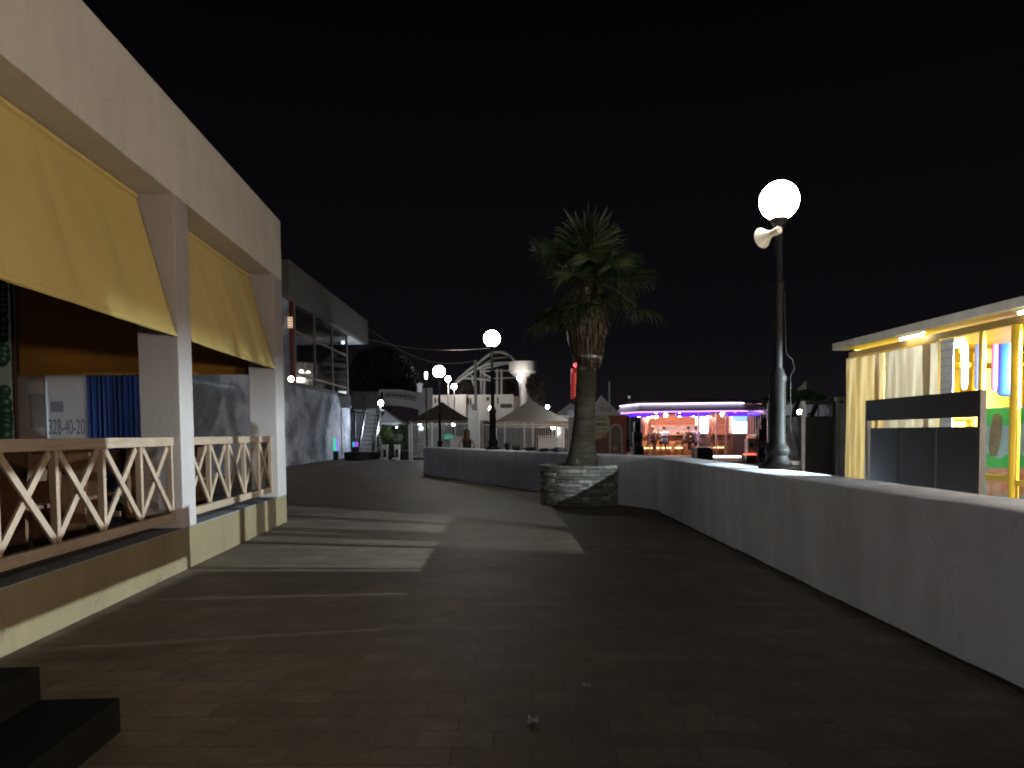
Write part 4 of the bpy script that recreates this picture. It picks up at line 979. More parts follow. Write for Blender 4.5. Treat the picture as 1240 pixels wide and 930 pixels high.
# tractor tyres
def tyre(label, pxl, pxr, pyb, h):
    a = ground(pxl, pyb); b = ground(pxr, pyb); r = (b.x - a.x) / 2; c = Vector(((a.x + b.x) / 2, a.y + r, 0))
    t = thing('tractor_tyre', label, 'tyre', c, 'tyres lying on the paving')
    m = MB(); m.lathe([(r * .55, .03), (r * .85, 0), (r * .97, h * .12), (r, h * .5), (r * .97, h * .88), (r * .85, h), (r * .55, h * .95), (r * .5, h * .5), (r * .55, .03)], c, 40, cap=False)
    m.build('casing', rubber, t, smooth=True)
    m = MB()
    for k in range(26):
        q = 2 * math.pi * k / 26; p0 = c + Vector((math.cos(q) * r * .99, math.sin(q) * r * .99, h * .08)); p1 = c + Vector((math.cos(q + .16) * r * 1.0, math.sin(q + .16) * r, h * .52)); p2 = c + Vector((math.cos(q) * r * .99, math.sin(q) * r * .99, h * .92))
        m.bar(p0, p1, .06, .06); m.bar(p1, p2, .06, .06)
    m.build('tread', rubber, t)
tyre('wide black tractor tyre lying flat at the staircase foot', 414, 444, 558, .52)
tyre('smaller black tyre lying flat touching the wide tyre by the stairs', 444, 457.5, 556.5, .46)
tyre('black tractor tyre lying flat by the end of the white wall', 477, 513, 557, .58)
# dark tree
tl = leaf_mat('dark_tree_leaf', (.012, .026, .012), (.035, .06, .028))
Yt = 82; t = thing('broad_tree', 'broad dark green tree behind the staircase and slab roof', 'tree', (xat(468, Yt), Yt, 0))
m = MB(); rt = random.Random(12)
leaf_cloud(m, [pxblob(448, 456, Yt, 26, 34), pxblob(474, 452, Yt, 24, 30), pxblob(492, 462, Yt, 18, 20), pxblob(462, 436, Yt, 22, 16), pxblob(500, 470, Yt, 12, 12)], 9000, .22, rt); m.build('crown', tl, t)
q = at(465, 470, Yt); m = MB(); m.tube([(q.x, Yt, 0), (q.x + .1, Yt, 2.2), (q.x - .2, Yt, 4.2), (q.x + .5, Yt, 6)], [.3, .24, .2, .1], 10); m.build('trunk', bark, t, smooth=True)
m = MB(); m.tube([(q.x - .1, Yt, 3.6), (q.x - 1.6, Yt, 5.6)], [.14, .06], 8); m.tube([(q.x, Yt, 3.8), (q.x + 1.9, Yt, 5.4)], [.13, .05], 8); m.build('limb', bark, t, smooth=True)
# white lamp post by the stairs
p = at(461, 488, 46.5)
t = thing('white_lamp_post', 'slim white lamp post beside the metal staircase', 'street lamp', (p.x, 46.5, 0))
m = MB(); m.tube([(p.x - .02, 46.5, 0), (p.x - .02, 46.5, p.z - .15)], .05, 10); m.build('shaft', white_metal, t, smooth=True)
m = MB(); m.ball(p, .17, 16, 10); m.build('globe', glow('cold_globe', (.85, .93, 1), 60), t, smooth=True)
# hedge panel and pots under the bridge
Yh = 47.5
t = thing('green_hedge', 'dark green hedge behind the potted plants under the white bridge', 'hedge', (xat(480, Yh), Yh, 0))
m = MB(); a = at(460, 515, Yh); b = at(508, 515, Yh); rnd = random.Random(6)
for k in range(2600):
    c = Vector((rnd.uniform(a.x, b.x), Yh + rnd.uniform(-.25, .25), rnd.uniform(.05, a.z + .05 * math.sin(k)))); e_ = Euler((rnd.uniform(0, 6), rnd.uniform(0, 6), 0)).to_matrix(); s = .10
    m.add([c + e_ @ Vector((-s, 0, 0)), c + e_ @ Vector((0, s * .6, .02)), c + e_ @ Vector((s, 0, 0)), c + e_ @ Vector((0, -s * .6, .02))], [(0, 1, 2, 3)])
m.build('foliage', tl, t)
m = MB(); m.box(((a.x + b.x) / 2, Yh, a.z * .48), (b.x - a.x - .1, .12, a.z * .9)); m.build('core', mat('hedge_core', (.012, .02, .012), .9), t)
bush('potted_shrub', 'bright green shrub with loose twigs in front of the hedge', 'shrub', [pxblob(468, 522, 46, 6, 8), pxblob(464, 527, 46, 5, 5), pxblob(472, 528, 46, 5, 5)], 420, .11, leaf_mat('shrub_light', (.06, .12, .04), (.22, .32, .13)), 41)
bush('potted_shrub', 'dull olive bush on the right in front of the hedge', 'shrub', [pxblob(479, 532, 46, 6, 5), pxblob(484, 529, 46, 4, 3)], 320, .10, leaf_mat('shrub_olive', (.06, .07, .05), (.16, .18, .13)), 42)
for (px, lb) in ((466.5, 'square white planter box under the bright green shrub'), (481, 'square white planter box under the olive bush')):
    q = at(px, 545, 45.2); t = thing('planter_box', lb, 'planter', (q.x, 45.2, 0), 'white planter boxes'); ht = zat(px, 538.5, 45.2)
    m = MB(); w_ = .17
    m.lathe([(w_ * 1.1, 0), (w_ * 1.45, ht), (w_ * 1.3, ht), (w_ * 1.2, ht - .08)], (q.x, 45.2, 0), 4, Matrix.Rotation(R(45), 3, 'Z')); m.build('pot', mat('pot_white', (.55, .55, .52), .7, var=.2, scale=6), t)
    m = MB(); m.box((q.x, 45.2 - w_ * 1.0, ht * .45), (w_ * 1.0, .04, ht * .5)); m.build('inset', dark_plastic, t)

# white arched bridge
Yb = 72
t = thing('arched_bridge', 'white arched footbridge with a patterned balustrade', 'bridge', (xat(490, Yb), Yb, 0))
def arc(pyf, px0, px1, n=26): return [at(px0 + (px1 - px0) * k / n, pyf(px0 + (px1 - px0) * k / n), Yb) for k in range(n + 1)]
topf = lambda x: 471.5 + max(0, (x - 478)) ** 1.9 * .0080
botf = lambda x: topf(x) + 13
und = lambda x: 494 + (0 if x < 470 else ((x - 470) / 40) ** 2 * 26)
def band(f0, f1, px0, px1, dep, off=0, n=26):
    A_ = [at(px0 + (px1 - px0) * k / n, f0(px0 + (px1 - px0) * k / n), Yb) for k in range(n + 1)]; B_ = [at(px0 + (px1 - px0) * k / n, f1(px0 + (px1 - px0) * k / n), Yb) for k in range(n + 1)]
    m = MB()
    for k in range(n):
        a, b, c, d = A_[k], A_[k + 1], B_[k + 1], B_[k]; o_ = Vector((0, off, 0)); e_ = Vector((0, off + dep, 0))
        m.hexa([d + o_, c + o_, c + e_, d + e_], [a + o_, b + o_, b + e_, a + e_])
    return m
band(lambda x: topf(x) + 11, lambda x: topf(x) + 20, 459, 516, .6, 0).build('deck', far_white, t)
band(topf, lambda x: topf(x) + 3, 459, 512, .25, 0).build('top_rail', far_white, t)
m = MB()
for k in range(13):
    x = 467 + k * 3.1
    for j in range(2):
        y0 = topf(x) + 3.2; y1 = topf(x) + 10.8; a = at(x, y0, Yb); b = at(x + 2.2, y1, Yb); c = at(x + 2.2, y0, Yb); d = at(x, y1, Yb)
        (m.bar(a, b, .08, .07) if j else m.bar(c, d, .08, .07))
m.build('balustrade', far_white, t)
for x in (460, 465, 505): m = MB(); m.bar(at(x, topf(x) + 3, Yb), at(x, topf(x) + 11, Yb), .14, .14); m.build('post', far_white, t)
m = MB(); q = at(515, 500, Yb); m.box((q.x, Yb + .4, 3), (1.3, .7, 6.0)); m.build('pier', far_white, t)
m = MB(); q = at(458, 500, Yb); m.box((q.x - .5, Yb + .4, 2.4), (1.0, .7, 4.8)); m.build('pier', far_white, t)
# bright white marquee below the bridge
t = tent('brightly lit white marquee roof under the bridge arch', 458, 486, 512, 497, 60, mat('canvas_bright', (.72, .75, .80), .8), dep=4, pxp=462)
bulb('cold lamp added out of sight behind the hedge to light the white marquee and bridge', at(479, 519.5, 53), .2, (.82, .90, 1), 600, 'cold lamps by the bridge', gname='bulb_cold')  # hidden lamp put in to brighten the bridge and marquee
# small white camera pod on the pole, thin masts
def mast(label, px, pyt, Y, r, head=None, mm=grey_metal):
    p = at(px, pyt, Y); t = thing('thin_mast', label, 'mast', (p.x, Y, 0), 'thin masts')
    m = MB(); m.tube([(p.x, Y, 0), (p.x, Y, p.z)], [r, r * .8], 10); m.build('pole', mm, t, smooth=True)
    if head == 'lamp':
        m = MB(); m.lathe([(.03, -.3), (.06, -.28), (.08, .0), (.05, .06)], p + Vector((0, 0, .3)), 12); m.build('lamp_head', glow('mast_lamp', (1, .93, .85), 12), t, smooth=True)
    elif head == 'pod':
        m = MB(); m.box(p + Vector((-.05, 0, .05)), (.14, .14, .16)); m.build('pod', white_metal, t)
    return t
mast('thin dark mast with a bright lamp tip, left of the farther globe lamp', 516, 459, 38, .05, 'lamp', dark_plastic)
mast('grey mast carrying cables beside the white pillar', 575.5, 436, 40, .10)
q = at(510, 470, 60); t = thing('white_camera_unit', 'small white camera unit on a bracket left of the thin mast', 'camera', q)
m = MB(); m.lathe([(.22, 0), (.3, .08), (.22, .16), (.2, .5), (.3, .56), (.24, .75)], q + Vector((-.1, 0, -.35)), 14); m.build('housing', white_metal, t, smooth=True)
m = MB(); m.tube([q + Vector((-.1, 0, -.35)), q + Vector((.15, 0, -.9)), at(516, 488, 60)], .05, 6); m.build('bracket', grey_metal, t, smooth=True)
def cable(label, pts, Y0, Y1, r=.016):
    n = len(pts); P = [at(a, b, Y0 + (Y1 - Y0) * k / (n - 1)) for k, (a, b) in enumerate(pts)]
    m = MB(); m.tube(P, r, 6); o = m.build('overhead_cable', mat('cable_tan', (.30, .22, .15), .6), smooth=True)
    tag(o, label, 'cable', 'overhead cables')
cable('upper overhead cable sagging from the slab roof to the middle globe lamp', [(441, 410), (455, 413), (470, 416.5), (485, 419.5), (500, 421.6), (520, 423.3), (540, 424), (560, 423.7), (580, 422.6), (597, 421)], y_roof, B.y + .1)
cable('lower overhead cable sagging from the slab roof to the grey mast', [(441, 394), (452, 402), (464, 410.5), (478, 419.5), (492, 427.5), (507, 434), (522, 438), (540, 440), (558, 439.5), (575, 437)], y_roof, 40)
# ------------------------------------------------------------------ far white building, dome frame, mushroom tower
Yw = 88
t = thing('white_hall', 'long white flat building with slit windows behind the tents', 'building', (xat(575, Yw), Yw, 0))
def hall(px0, px1, pyt, Y, dep, mm):
    a = at(px0, pyt, Y); b = at(px1, pyt, Y); return MB().box(((a.x + b.x) / 2, Y + dep / 2, a.z / 2), (b.x - a.x, dep, a.z))
hall(512, 622, 478.5, Yw, 6, far_white).build('wall', far_white, t)
hall(548, 564, 477.8, Yw - .8, .79, far_white).build('bay', far_white, t)
hall(622.3, 640, 480, Yw + .5, 5, far_white).build('wall', mat('beige_render', (.42, .36, .32), .85), t)
hall(640.3, 650, 470, Yw + .2, 4, far_white).build('stair_tower', far_white, t)
hall(511, 549, 477.2, Yw - .25, .24, far_white)
wdk = mat('window_dark', (.05, .055, .06), .4)
for (x0, x1, y0, y1) in ((526.5, 528.3, 482, 488), (530.2, 531.8, 482, 488.5), (549.5, 551, 482, 490), (563, 565, 481.5, 489.5), (566, 568, 482, 490), (569, 571, 481.5, 489.5), (589, 592.5, 481, 485), (602, 603.5, 481, 489), (606, 620, 489, 494)):
    m = quadbox(x0, x1, y0, y1, Yw - .03 if not 548 < x0 < 560 else Yw - .83, .05); m.build('window', wdk, t)
# curved stadium-like canopy of white ribs
t = thing('ribbed_canopy', 'white framed canopy with a curved ribbed roof above the hall', 'canopy', (xat(592, 96), 96, 0))
Yc = 96
def arcp(pts, Y): return [at(a, b, Y) for a, b in pts]
def part_tube(name, pts, Y, r, mm=white_metal): m = MB(); m.tube(arcp(pts, Y), r, 8); m.build(name, mm, t, smooth=True)
arch1 = [(550, 466), (556, 458), (566, 449), (578, 440.5), (590, 431), (597, 427), (606, 426), (614, 428.5), (620, 433), (625, 439)]
part_tube('rim_arch', arch1, Yc - 3, .16)
part_tube('rim_arch', [(548, 468), (560, 458), (576, 447.5), (590, 441), (606, 439), (622, 439.5)], Yc - 5, .14)
part_tube('rib', [(583, 447), (600, 443), (618, 439)], Yc - 3, .13)
part_tube('rib', [(580, 445), (592, 437), (600, 434), (612, 433), (616, 429)], Yc - 2, .10)
part_tube('tie_beam', [(552, 461), (560, 458.5), (572, 458), (597, 461)], Yc - 4, .13)
part_tube('tie_beam', [(571, 458), (574, 466), (577, 476)], Yc - 4, .11)
part_tube('brace', [(578, 443), (587, 453), (597, 459)], Yc - 4, .10); part_tube('brace', [(566, 451), (574, 457)], Yc - 4, .1)
for q in (582.5, 586.5, 602, 607.2): part_tube('column', [(q, 447), (q, 479)], Yc - 2, .16)
for yy in (449.5, 458.5): part_tube('tie_beam', [(580, yy), (625, yy - 1)], Yc - 2, .09)
def roofsheet(a, b):
    k = a * (len(arch1) - 1); i = min(int(k), len(arch1) - 2); f = k - i; px = arch1[i][0] * (1 - f) + arch1[i + 1][0] * f; py = arch1[i][1] * (1 - f) + arch1[i + 1][1] * f
    if a < .35: py += (0) ; 
    p0 = at(px, py, Yc - 3); p1 = at(px * .55 + 606 * .45, min(py * .5 + 446 * .5, 452), Yc + 4)
    return p0.lerp(p1, b)
m = MB().sheet(roofsheet, 30, 6); m.build('roof_membrane', mat('membrane', (.22, .215, .21), .6, var=.15, scale=.6), t, smooth=True, solid=.05)
def bowl(name, label, px, pyt, pys, pyb, w_, sw, Y, mm):
    c = at(px, 500, Y); t = thing(name, label, 'tower', (c.x, Y, 0)); k = Y / 900; c0 = Vector((c.x, Y, 0)); zt, zs = zat(px, pyt, Y), zat(px, pys, Y)
    m = MB(); m.lathe([(sw * k, zs - 2.0), (sw * k * 1.15, zs - 1.2), (sw * k * 1.7, zs - .5), (w_ * k, zs + .25), (w_ * k, zt), (w_ * k * .96, zt), (w_ * k * .95, zt - .4)], c0, 36); m.build('bowl', mm, t, smooth=True)
    m = MB(); m.lathe([(sw * k * 1.05, 0), (sw * k, zs - 2.001)], c0, 24); m.build('stem', mm, t, smooth=True)
bowl('mushroom_tower', 'white mushroom shaped concrete tower beside the ribbed canopy', 634.2, 438.5, 453, 480, 17.3, 5.0, 86, far_white)
FL = 'small far lamps around the hall'
def slamp(label, px, py, Y, r, col, st, gname):
    p = at(px, py, Y); t = thing('small_lamp_post', label, 'street lamp', (p.x, Y, 0), FL)
    m = MB(); m.tube([(p.x, Y, 0), (p.x, Y, p.z - r)], .07, 8); m.build('shaft', white_metal, t, smooth=True)
    m = MB(); m.ball(p, r, 14, 10); m.build('globe', glow(gname, col, st), t, smooth=True)
slamp('small globe lamp just right of the farther globe lamp, higher of two', 542.5, 459, 84, .30, (1, .92, .82), 90, 'far_globe')
slamp('small globe lamp lower and right of its twin above the hall', 549.8, 468, 84, .30, (1, .92, .82), 90, 'far_globe')
slamp('small globe lamp in front of the mushroom tower stem', 629.5, 458, 83, .29, (1, .94, .85), 90, 'far_globe')
slamp('warm orange round lamp left of the middle lamp shaft', 595.2, 495.5, 60, .25, (1, .62, .40), 28, 'warm_far_globe')
slamp('small white lamp on the slope of the grey tent, far right of the mushroom tower', 663, 492.5, 78, .2, (1, .95, .85), 40, 'far_globe_b')
slamp('cold lamp hidden behind the palm lighting the tents', 703, 492, 44, .22, (.95, .96, 1), 150, 'far_globe_c')
# spiky pale yuccas / bare tree by tower
bush('pale_tree', 'pale bare looking tree lit from below right of the mushroom tower', 'tree', [pxblob(651, 474, 82, 9, 13), pxblob(644, 466, 82, 7, 12), pxblob(655, 484, 82, 5, 9)], 900, .3, leaf_mat('pale_leaf', (.06, .05, .04), (.22, .18, .14)), 51)
bush('pale_tree', 'dim bare tree under the ribbed canopy left of the middle lamp', 'tree', [pxblob(562, 470, 94, 10, 9), pxblob(610, 470, 98, 14, 10)], 1000, .3, leaf_mat('pale_leaf2', (.05, .035, .03), (.13, .10, .08)), 52)
# ------------------------------------------------------------------ tents, white fences
brownt = tent('dark brown gazebo with a pyramid roof left of the white pillar', 494, 569, 509, 487, 43, canvas_dark, dep=4.5, group='canopy tents', val=.22, post=white_metal)
tent('large olive grey canopy tent in the middle behind the white fence', 598, 690, 510, 484, 43, canvas_grey, dep=4.5, val=.35)
whitet = tent('white canopy tent with faint lettering right of the palm trunk', 713, 757, 505, 479, 33, canvas_white, dep=3.0, val=.28, pxp=733)
tent('pale canopy tent half hidden behind the palm trunk', 672, 716, 503, 488, 50, canvas_white, dep=4, val=.3)
m = MB(); rnd = random.Random(2)
def whiteroof(px, py, Y): return at(px, py, Y)
y0 = 494.0
for r_ in range(2):
    x = 724.5 + r_ * 1.5
    while x < 741 - r_ * 2:
        w_ = rnd.uniform(1.0, 2.2); a = at(x, y0 + r_ * 2.6, 33.62 - r_ * .25); b = at(x + w_, y0 + r_ * 2.6, 33.62 - r_ * .25); m.bar(a, b, .02, .06); x += w_ + .5
m.build('lettering', mat('tent_print', (.25, .25, .26), .8), whitet)
# lit backdrop sheet and lamps beneath the gazebo
bulb('small cold lamp under the left edge of the brown gazebo', at(508, 513, 44.5), .09, (.8, .92, 1), 260, 'lamps under the brown gazebo', gname='bulb_gaz')
bulb('small cold lamp under the right edge of the brown gazebo', at(549, 513, 44.5), .12, (.8, .92, 1), 300, 'lamps under the brown gazebo', gname='bulb_gaz')
bulb('round pale lamp hanging behind the gazebo fence', at(510, 519, 45), .16, (.8, .85, 1), 1.2, 'lamps under the brown gazebo', gname='bulb_pale')
bulb('warm lamp glowing under the olive grey tent', at(670, 517.5, 46), .13, (1, .85, .68), 150, 'lamps under the olive tent', gname='bulb_ten')
t = thing('dark_hedge', 'dark clipped hedge behind the gazebo and tents', 'hedge', (xat(600, 56), 56, 0))
m = MB(); a = at(497, 511.5, 56); b = at(712, 512.5, 56); rnd = random.Random(16)
for k in range(5200):
    c = Vector((rnd.uniform(a.x, b.x), 56 + rnd.uniform(-.3, .3), rnd.uniform(.05, a.z + .05))); e_ = Euler((rnd.uniform(0, 6), rnd.uniform(0, 6), 0)).to_matrix(); q = .13
    m.add([c + e_ @ Vector((-q, 0, 0)), c + e_ @ Vector((0, q * .6, .02)), c + e_ @ Vector((q, 0, 0)), c + e_ @ Vector((0, -q * .6, .02))], [(0, 1, 2, 3)])
m.build('foliage', tl, t)
m = MB(); m.box(((a.x + b.x) / 2, 56, a.z * .48), (b.x - a.x - .1, .14, a.z * .94)); m.build('core', MATS['hedge_core'], t)
# white bar fences
def bar_fence(label, px0, px1, Y0, Y1, pyt0, pyt1, nb, thick=(), group='white bar fences'):
    a = at(px0, pyt0, Y0); b = at(px1, pyt1, Y1); z = (a.z + b.z) / 2
    t = thing('bar_fence', label, 'fence', (a.x, a.y, 0), group); A_ = Vector((a.x, a.y, 0)); B_ = Vector((b.x, b.y, 0))
    m = MB(); m.bar(A_ + Vector((0, 0, z)), B_ + Vector((0, 0, z)), .05, .05); m.build('top_rail', white_metal, t)
    m = MB(); m.bar(A_ + Vector((0, 0, .3)), B_ + Vector((0, 0, .3)), .05, .05); m.build('bottom_rail', white_metal, t)
    m = MB()
    for k in range(nb + 1): p = A_.lerp(B_, k / nb); m.box((p.x, p.y, z / 2 + .1), (.028, .028, z - .2))
    m.build('bars', white_metal, t)
    for k in thick: p = A_.lerp(B_, k); m = MB(); m.box((p.x, p.y, z / 2 + .05), (.10, .10, z + .1)); m.build('post', white_metal, t)
    return t
bar_fence('white bar fence under the brown gazebo', 498, 569, 42.6, 42.6, 513, 513, 42, (0, .35, .75))
bar_fence('white bar fence in front of the olive grey tent', 584, 644, 42, 42, 514, 514, 34, (0, .45, .85))
bar_fence('white bar gate at the right of the olive grey tent', 645, 690, 41, 41, 514, 514, 20, (0, .8))
t = thing('green_light_panel', 'small teal glowing display behind the gazebo fence', 'light panel', at(543, 530, 43.6))
m = quadbox(538, 549, 526, 532, 43.6); m.build('screen', glow('teal', (.03, .65, .42), .45), t)
m = quadbox(546, 548, 532.3, 542, 43.6); m.build('stand', glow('teal_dim', (.05, .5, .4), .4), t)
t = thing('white_pillar', 'square white gate pillar with a round finial behind the woman', 'pillar', (xat(573, 36), 36, 0))
m = hall(566.5, 579, 497, 36, .5, far_white); m.build('shaft', mat('pillar_cold', (.5, .54, .56), .7, var=.06), t, bevel=.02)
m = MB(); q = at(572, 491.5, 36.2); m.ball(q, .12, 12, 8); m.lathe([(.05, -.22), (.04, -.1)], q, 8); m.build('finial', grey_metal, t, smooth=True)
t = thing('white_gate_post', 'slim white post right of the gate pillar', 'post', (xat(580.5, 35), 35, 0))
m = hall(579.5, 581.3, 498, 35, .08, far_white); m.build('shaft', white_metal, t)
t = thing('white_partition', 'low pale partition behind the woman', 'partition', (xat(560, 38), 38, 0))
m = hall(545, 579, 530, 38, .1, far_white); m.build('panel', mat('partition_pale', (.46, .47, .55), .6), t)
m = hall(545, 579, 529, 37.95, .2, far_white); m = MB(); a = at(545, 529.5, 38); b = at(579, 529.5, 38); m.bar((a.x, 38, a.z + .02), (b.x, 38, a.z + .02), .16, .03); m.build('cap', white_metal, t)
t = thing('white_counter', 'white low counter under the olive grey tent', 'counter', (xat(665, 46), 46, 0))
m = hall(652, 680, 530, 46, .5, far_white); m.build('front', mat('counter_white', (.55, .6, .62), .6, var=.1), t)
m = hall(651, 681, 528.6, 45.9, .7, far_white); m = MB(); a = at(651, 529, 45.9); b = at(681, 529, 45.9); m.box(((a.x + b.x) / 2, 46.2, a.z + .03), (b.x - a.x, .7, .05)); m.build('top', white_metal, t)
t = thing('white_cabinet', 'tall pale blue cabinet under the olive grey tent', 'cabinet', (xat(677, 46.5), 46.5, 0))
m = hall(674, 680, 516.5, 46.8, .5, far_white); m.build('carcass', mat('cab_blue', (.5, .6, .68), .5), t)
m = quadbox(674.5, 679.5, 517.5, 528, 46.77, .03); m.build('door', mat('cab_blue2', (.56, .66, .74), .4), t)
# grey pillar behind trunk
t = thing('gate_column', 'tall pale grey column with a blue topped sign just left of the palm trunk', 'column', (xat(691, 30), 30, 0))
m = hall(688.5, 696, 505, 30, .3, far_white); m.build('shaft', mat('col_grey', (.30, .31, .33), .7), t)
m = quadbox(688, 699, 496.5, 503.5, 29.9, .08); m.build('sign', mat('sign_blue', (.45, .56, .64), .5), t)
# posters
t = thing('advert_board', 'red and brown advertising board with an arch, standing under the white tent', 'advert', (xat(736, 31.5), 31.5, 0))
Yp = 31.6
m = quadbox(712, 758, 503.2, 552, Yp, .08); m.build('board', mat('poster_red', (.25, .05, .03), .6, var=.2, scale=2), t)
def flat(name, pts, mm, k):
    d = Yp - .042 - .003 * k
    m = MB(); m.add([at(px, py, d) for px, py in pts], [tuple(range(len(pts)))]); m.build(name, mm, t)
brn = mat('poster_brown', (.13, .07, .04), .6, var=.3, scale=2.5)
flat('printed_picture', [(713, 504), (738.5, 503.5), (739, 527), (736, 550), (713, 550)], brn, 0)
flat('printed_header', [(714, 505), (736.5, 504), (738, 508), (738.5, 522), (714.5, 524)], mat('poster_cream', (.36, .36, .25), .6, var=.1), 1)
flat('printed_glow', [(714.5, 524), (737, 522), (733, 529), (724, 532), (715, 531)], mat('poster_tan', (.30, .22, .13), .6, var=.2), 1)
arc_o = [(737.5, 550)] + [(745.5 - 8.0 * math.cos(R(a_)), 521 - 8 * math.sin(R(a_))) for a_ in range(0, 181, 15)] + [(754.5, 550)]
flat('printed_arch', arc_o, mat('poster_arch', (.32, .28, .24), .6, var=.1), 2)
arc_i = [(739.5, 550)] + [(745.8 - 5.8 * math.cos(R(a_)), 522 - 6.2 * math.sin(R(a_))) for a_ in range(0, 181, 15)] + [(753.0, 550)]
flat('printed_arch', arc_i, mat('poster_bronze', (.14, .105, .075), .6, var=.25, scale=4), 3)
m = MB(); rnd = random.Random(4)
for (x0, x1, yy, hgt) in ((716, 734, 507.5, 2.4), (716, 735, 514, 3.6), (717, 734, 519.5, 1.2)):
    x = x0
    while x < x1:
        w_ = rnd.uniform(1.0, 2.0); p0 = at(x, yy + hgt / 2, Yp - .05); p1 = at(x + w_ * .8, yy - hgt / 2, Yp - .05); m.add([p0, Vector((p1.x, p1.y, p0.z)), p1, Vector((p0.x, p0.y, p1.z))], [(0, 1, 2, 3)]); x += w_ + .45
m.build('header_lettering', mat('print_dark', (.05, .05, .045), .7), t)
pH = at(742.5, 545, Yp - .055); text_part('H', .22, mat('print_pale', (.45, .42, .40), .6), t, pH, (1, 0, 0), (0, 0, 1))
# red banner tower
t = thing('red_sign_tower', 'narrow glowing red vertical sign half hidden behind the palm trunk', 'sign', (xat(697, 62), 62, 0))
m = quadbox(691.5, 702, 446, 483, 62, .4); m.build('panel', glow('red_glow', (.45, .022, .015), .42), t)
m = quadbox(692, 693, 446.5, 452, 61.75, .04); m.build('edge_light', glow('red_white', (.9, .6, .6), .4), t)
m = MB()
for k in range(8): q = at(696.5, 453.5 + k * 3.6, 61.77); m.box(q, (.16, .03, .15)); m.box(q + Vector((.08, 0, .05)), (.08, .028, .05))
m.build('lettering', glow('red_text', (1.0, .16, .10), .55), t)
m = MB(); q = at(697, 484, 62.2); m.tube([(q.x, 62.2, 0), (q.x, 62.2, q.z)], .12, 8); m.build('post', dark_plastic, t)
m = MB(); m.ball(at(697.5, 442, 61.8), .22, 12, 8); m.build('beacon', glow('beacon_red', (1, .10, .13), 3), t, smooth=True)
mast('short lit white mast rising behind the white tent', 738, 462, 60, .06, None, white_metal)
mast('short dark mast left of its lit neighbour behind the white tent', 726.5, 473, 60, .05, None, dark_plastic)
# ------------------------------------------------------------------ things on the far wall
def lump(name, label, cat, px, w_, h_, mm, seed, grp=None, off=.38):
    p = on_wall(px, off); k = p.y / 900; rnd = random.Random(seed)
    m = MB(); m.ball(p + Vector((0, 0, h_ * k * .5)), 1, 18, 12)
    for v in m.v:
        d = v - (p + Vector((0, 0, h_ * k * .5))); f = 1 + .14 * math.sin(d.x * 5 + seed) * math.cos(d.z * 4 + seed * 2) + rnd.uniform(-.03, .03)
        v.x = p.x + d.x * w_ * k * .5 * f; v.y = p.y + d.y * .16 * f; v.z = max(WH + .001, p.z + h_ * k * .5 + d.z * h_ * k * .5 * f)
    o = m.build(name, mm, smooth=True); tag(o, label, cat, grp)
cloth_blk = mat('bag_black', (.015, .015, .017), .7, var=.3, scale=8)
lump('round_stone', 'round pale stone on the far wall right of the lamp base', 'stone', 596 + 3, 10, 7.5, mat('pale_stone', (.40, .40, .36), .85, var=.15, scale=9, bump=.4), 3)
lump('dark_bundle', 'short upright black bundle on the far wall beside the pale stone', 'bundle', 614, 7, 9.5, cloth_blk, 4, 'black bundles on the far wall')
lump('dark_bundle', 'small black bundle second from the pale stone on the wall', 'bundle', 625, 10, 6, cloth_blk, 5, 'black bundles on the far wall')
lump('dark_bundle', 'mid sized black bundle in the middle of the wall row', 'bundle', 642, 16, 5.5, cloth_blk, 6, 'black bundles on the far wall')
lump('dark_bundle', 'flat black bundle on the wall second from the palm', 'bundle', 659, 14, 4.5, cloth_blk, 7, 'black bundles on the far wall')
lump('dark_bundle', 'long flat black bundle on the wall nearest the palm trunk', 'bundle', 676, 24, 6, cloth_blk, 8, 'black bundles on the far wall')

# ------------------------------------------------------------------ people
skin_m = mat('skin', (.42, .26, .19), .6, var=.05)
def figure(label, joints, edges, root, loc, rz, skinm=skin_m, group=None):
    """One skinned body: joints name -> (x, y, z, r); returns the top-level body object."""
    me = bpy.data.meshes.new('person'); names = list(joints); idx = {n: i for i, n in enumerate(names)}
    me.from_pydata([joints[n][:3] for n in names], [(idx[a], idx[b]) for a, b in edges], []); me.update()
    o = bpy.data.objects.new('person', me); COL.objects.link(o); me.materials.append(skinm)
    sk = o.modifiers.new('skin', 'SKIN'); sk.use_smooth_shade = True
    if not me.skin_vertices:
        bpy.context.view_layer.objects.active = o; o.select_set(True); bpy.ops.mesh.customdata_skin_add(); o.select_set(False)
    lay = me.skin_vertices[0].data
    for n in names:
        r = joints[n][3]; lay[idx[n]].radius = (r, r) if not isinstance(r, tuple) else r; lay[idx[n]].use_root = (n == root)
    sb = o.modifiers.new('sub', 'SUBSURF'); sb.levels = 2; sb.render_levels = 2
    o.location = loc; o.rotation_euler = (0, 0, rz)
    return tag(o, label, 'person', group)
def ring_shape(o, rings, mm, name, n=20, cap=True):
    """Clothing or hair lofted through elliptical rings (cx, cy, z, rx, ry), child of the body in its local space."""
    vs = []; fs = []
    for (cx, cy, z, rx, ry) in rings:
        for k in range(n): a_ = 2 * math.pi * k / n; vs.append((cx + rx * math.cos(a_), cy + ry * math.sin(a_), z))
    for i in range(len(rings) - 1):
        for k in range(n): fs.append((i * n + k, i * n + (k + 1) % n, (i + 1) * n + (k + 1) % n, (i + 1) * n + k))
    if cap: fs += [tuple(range(n))[::-1], tuple((len(rings) - 1) * n + k for k in range(n))]
    me = bpy.data.meshes.new(name); me.from_pydata(vs, [], fs); me.materials.append(mm)
    for p_ in me.polygons: p_.use_smooth = True
    c = bpy.data.objects.new(name, me); COL.objects.link(c); c.parent = o; return c
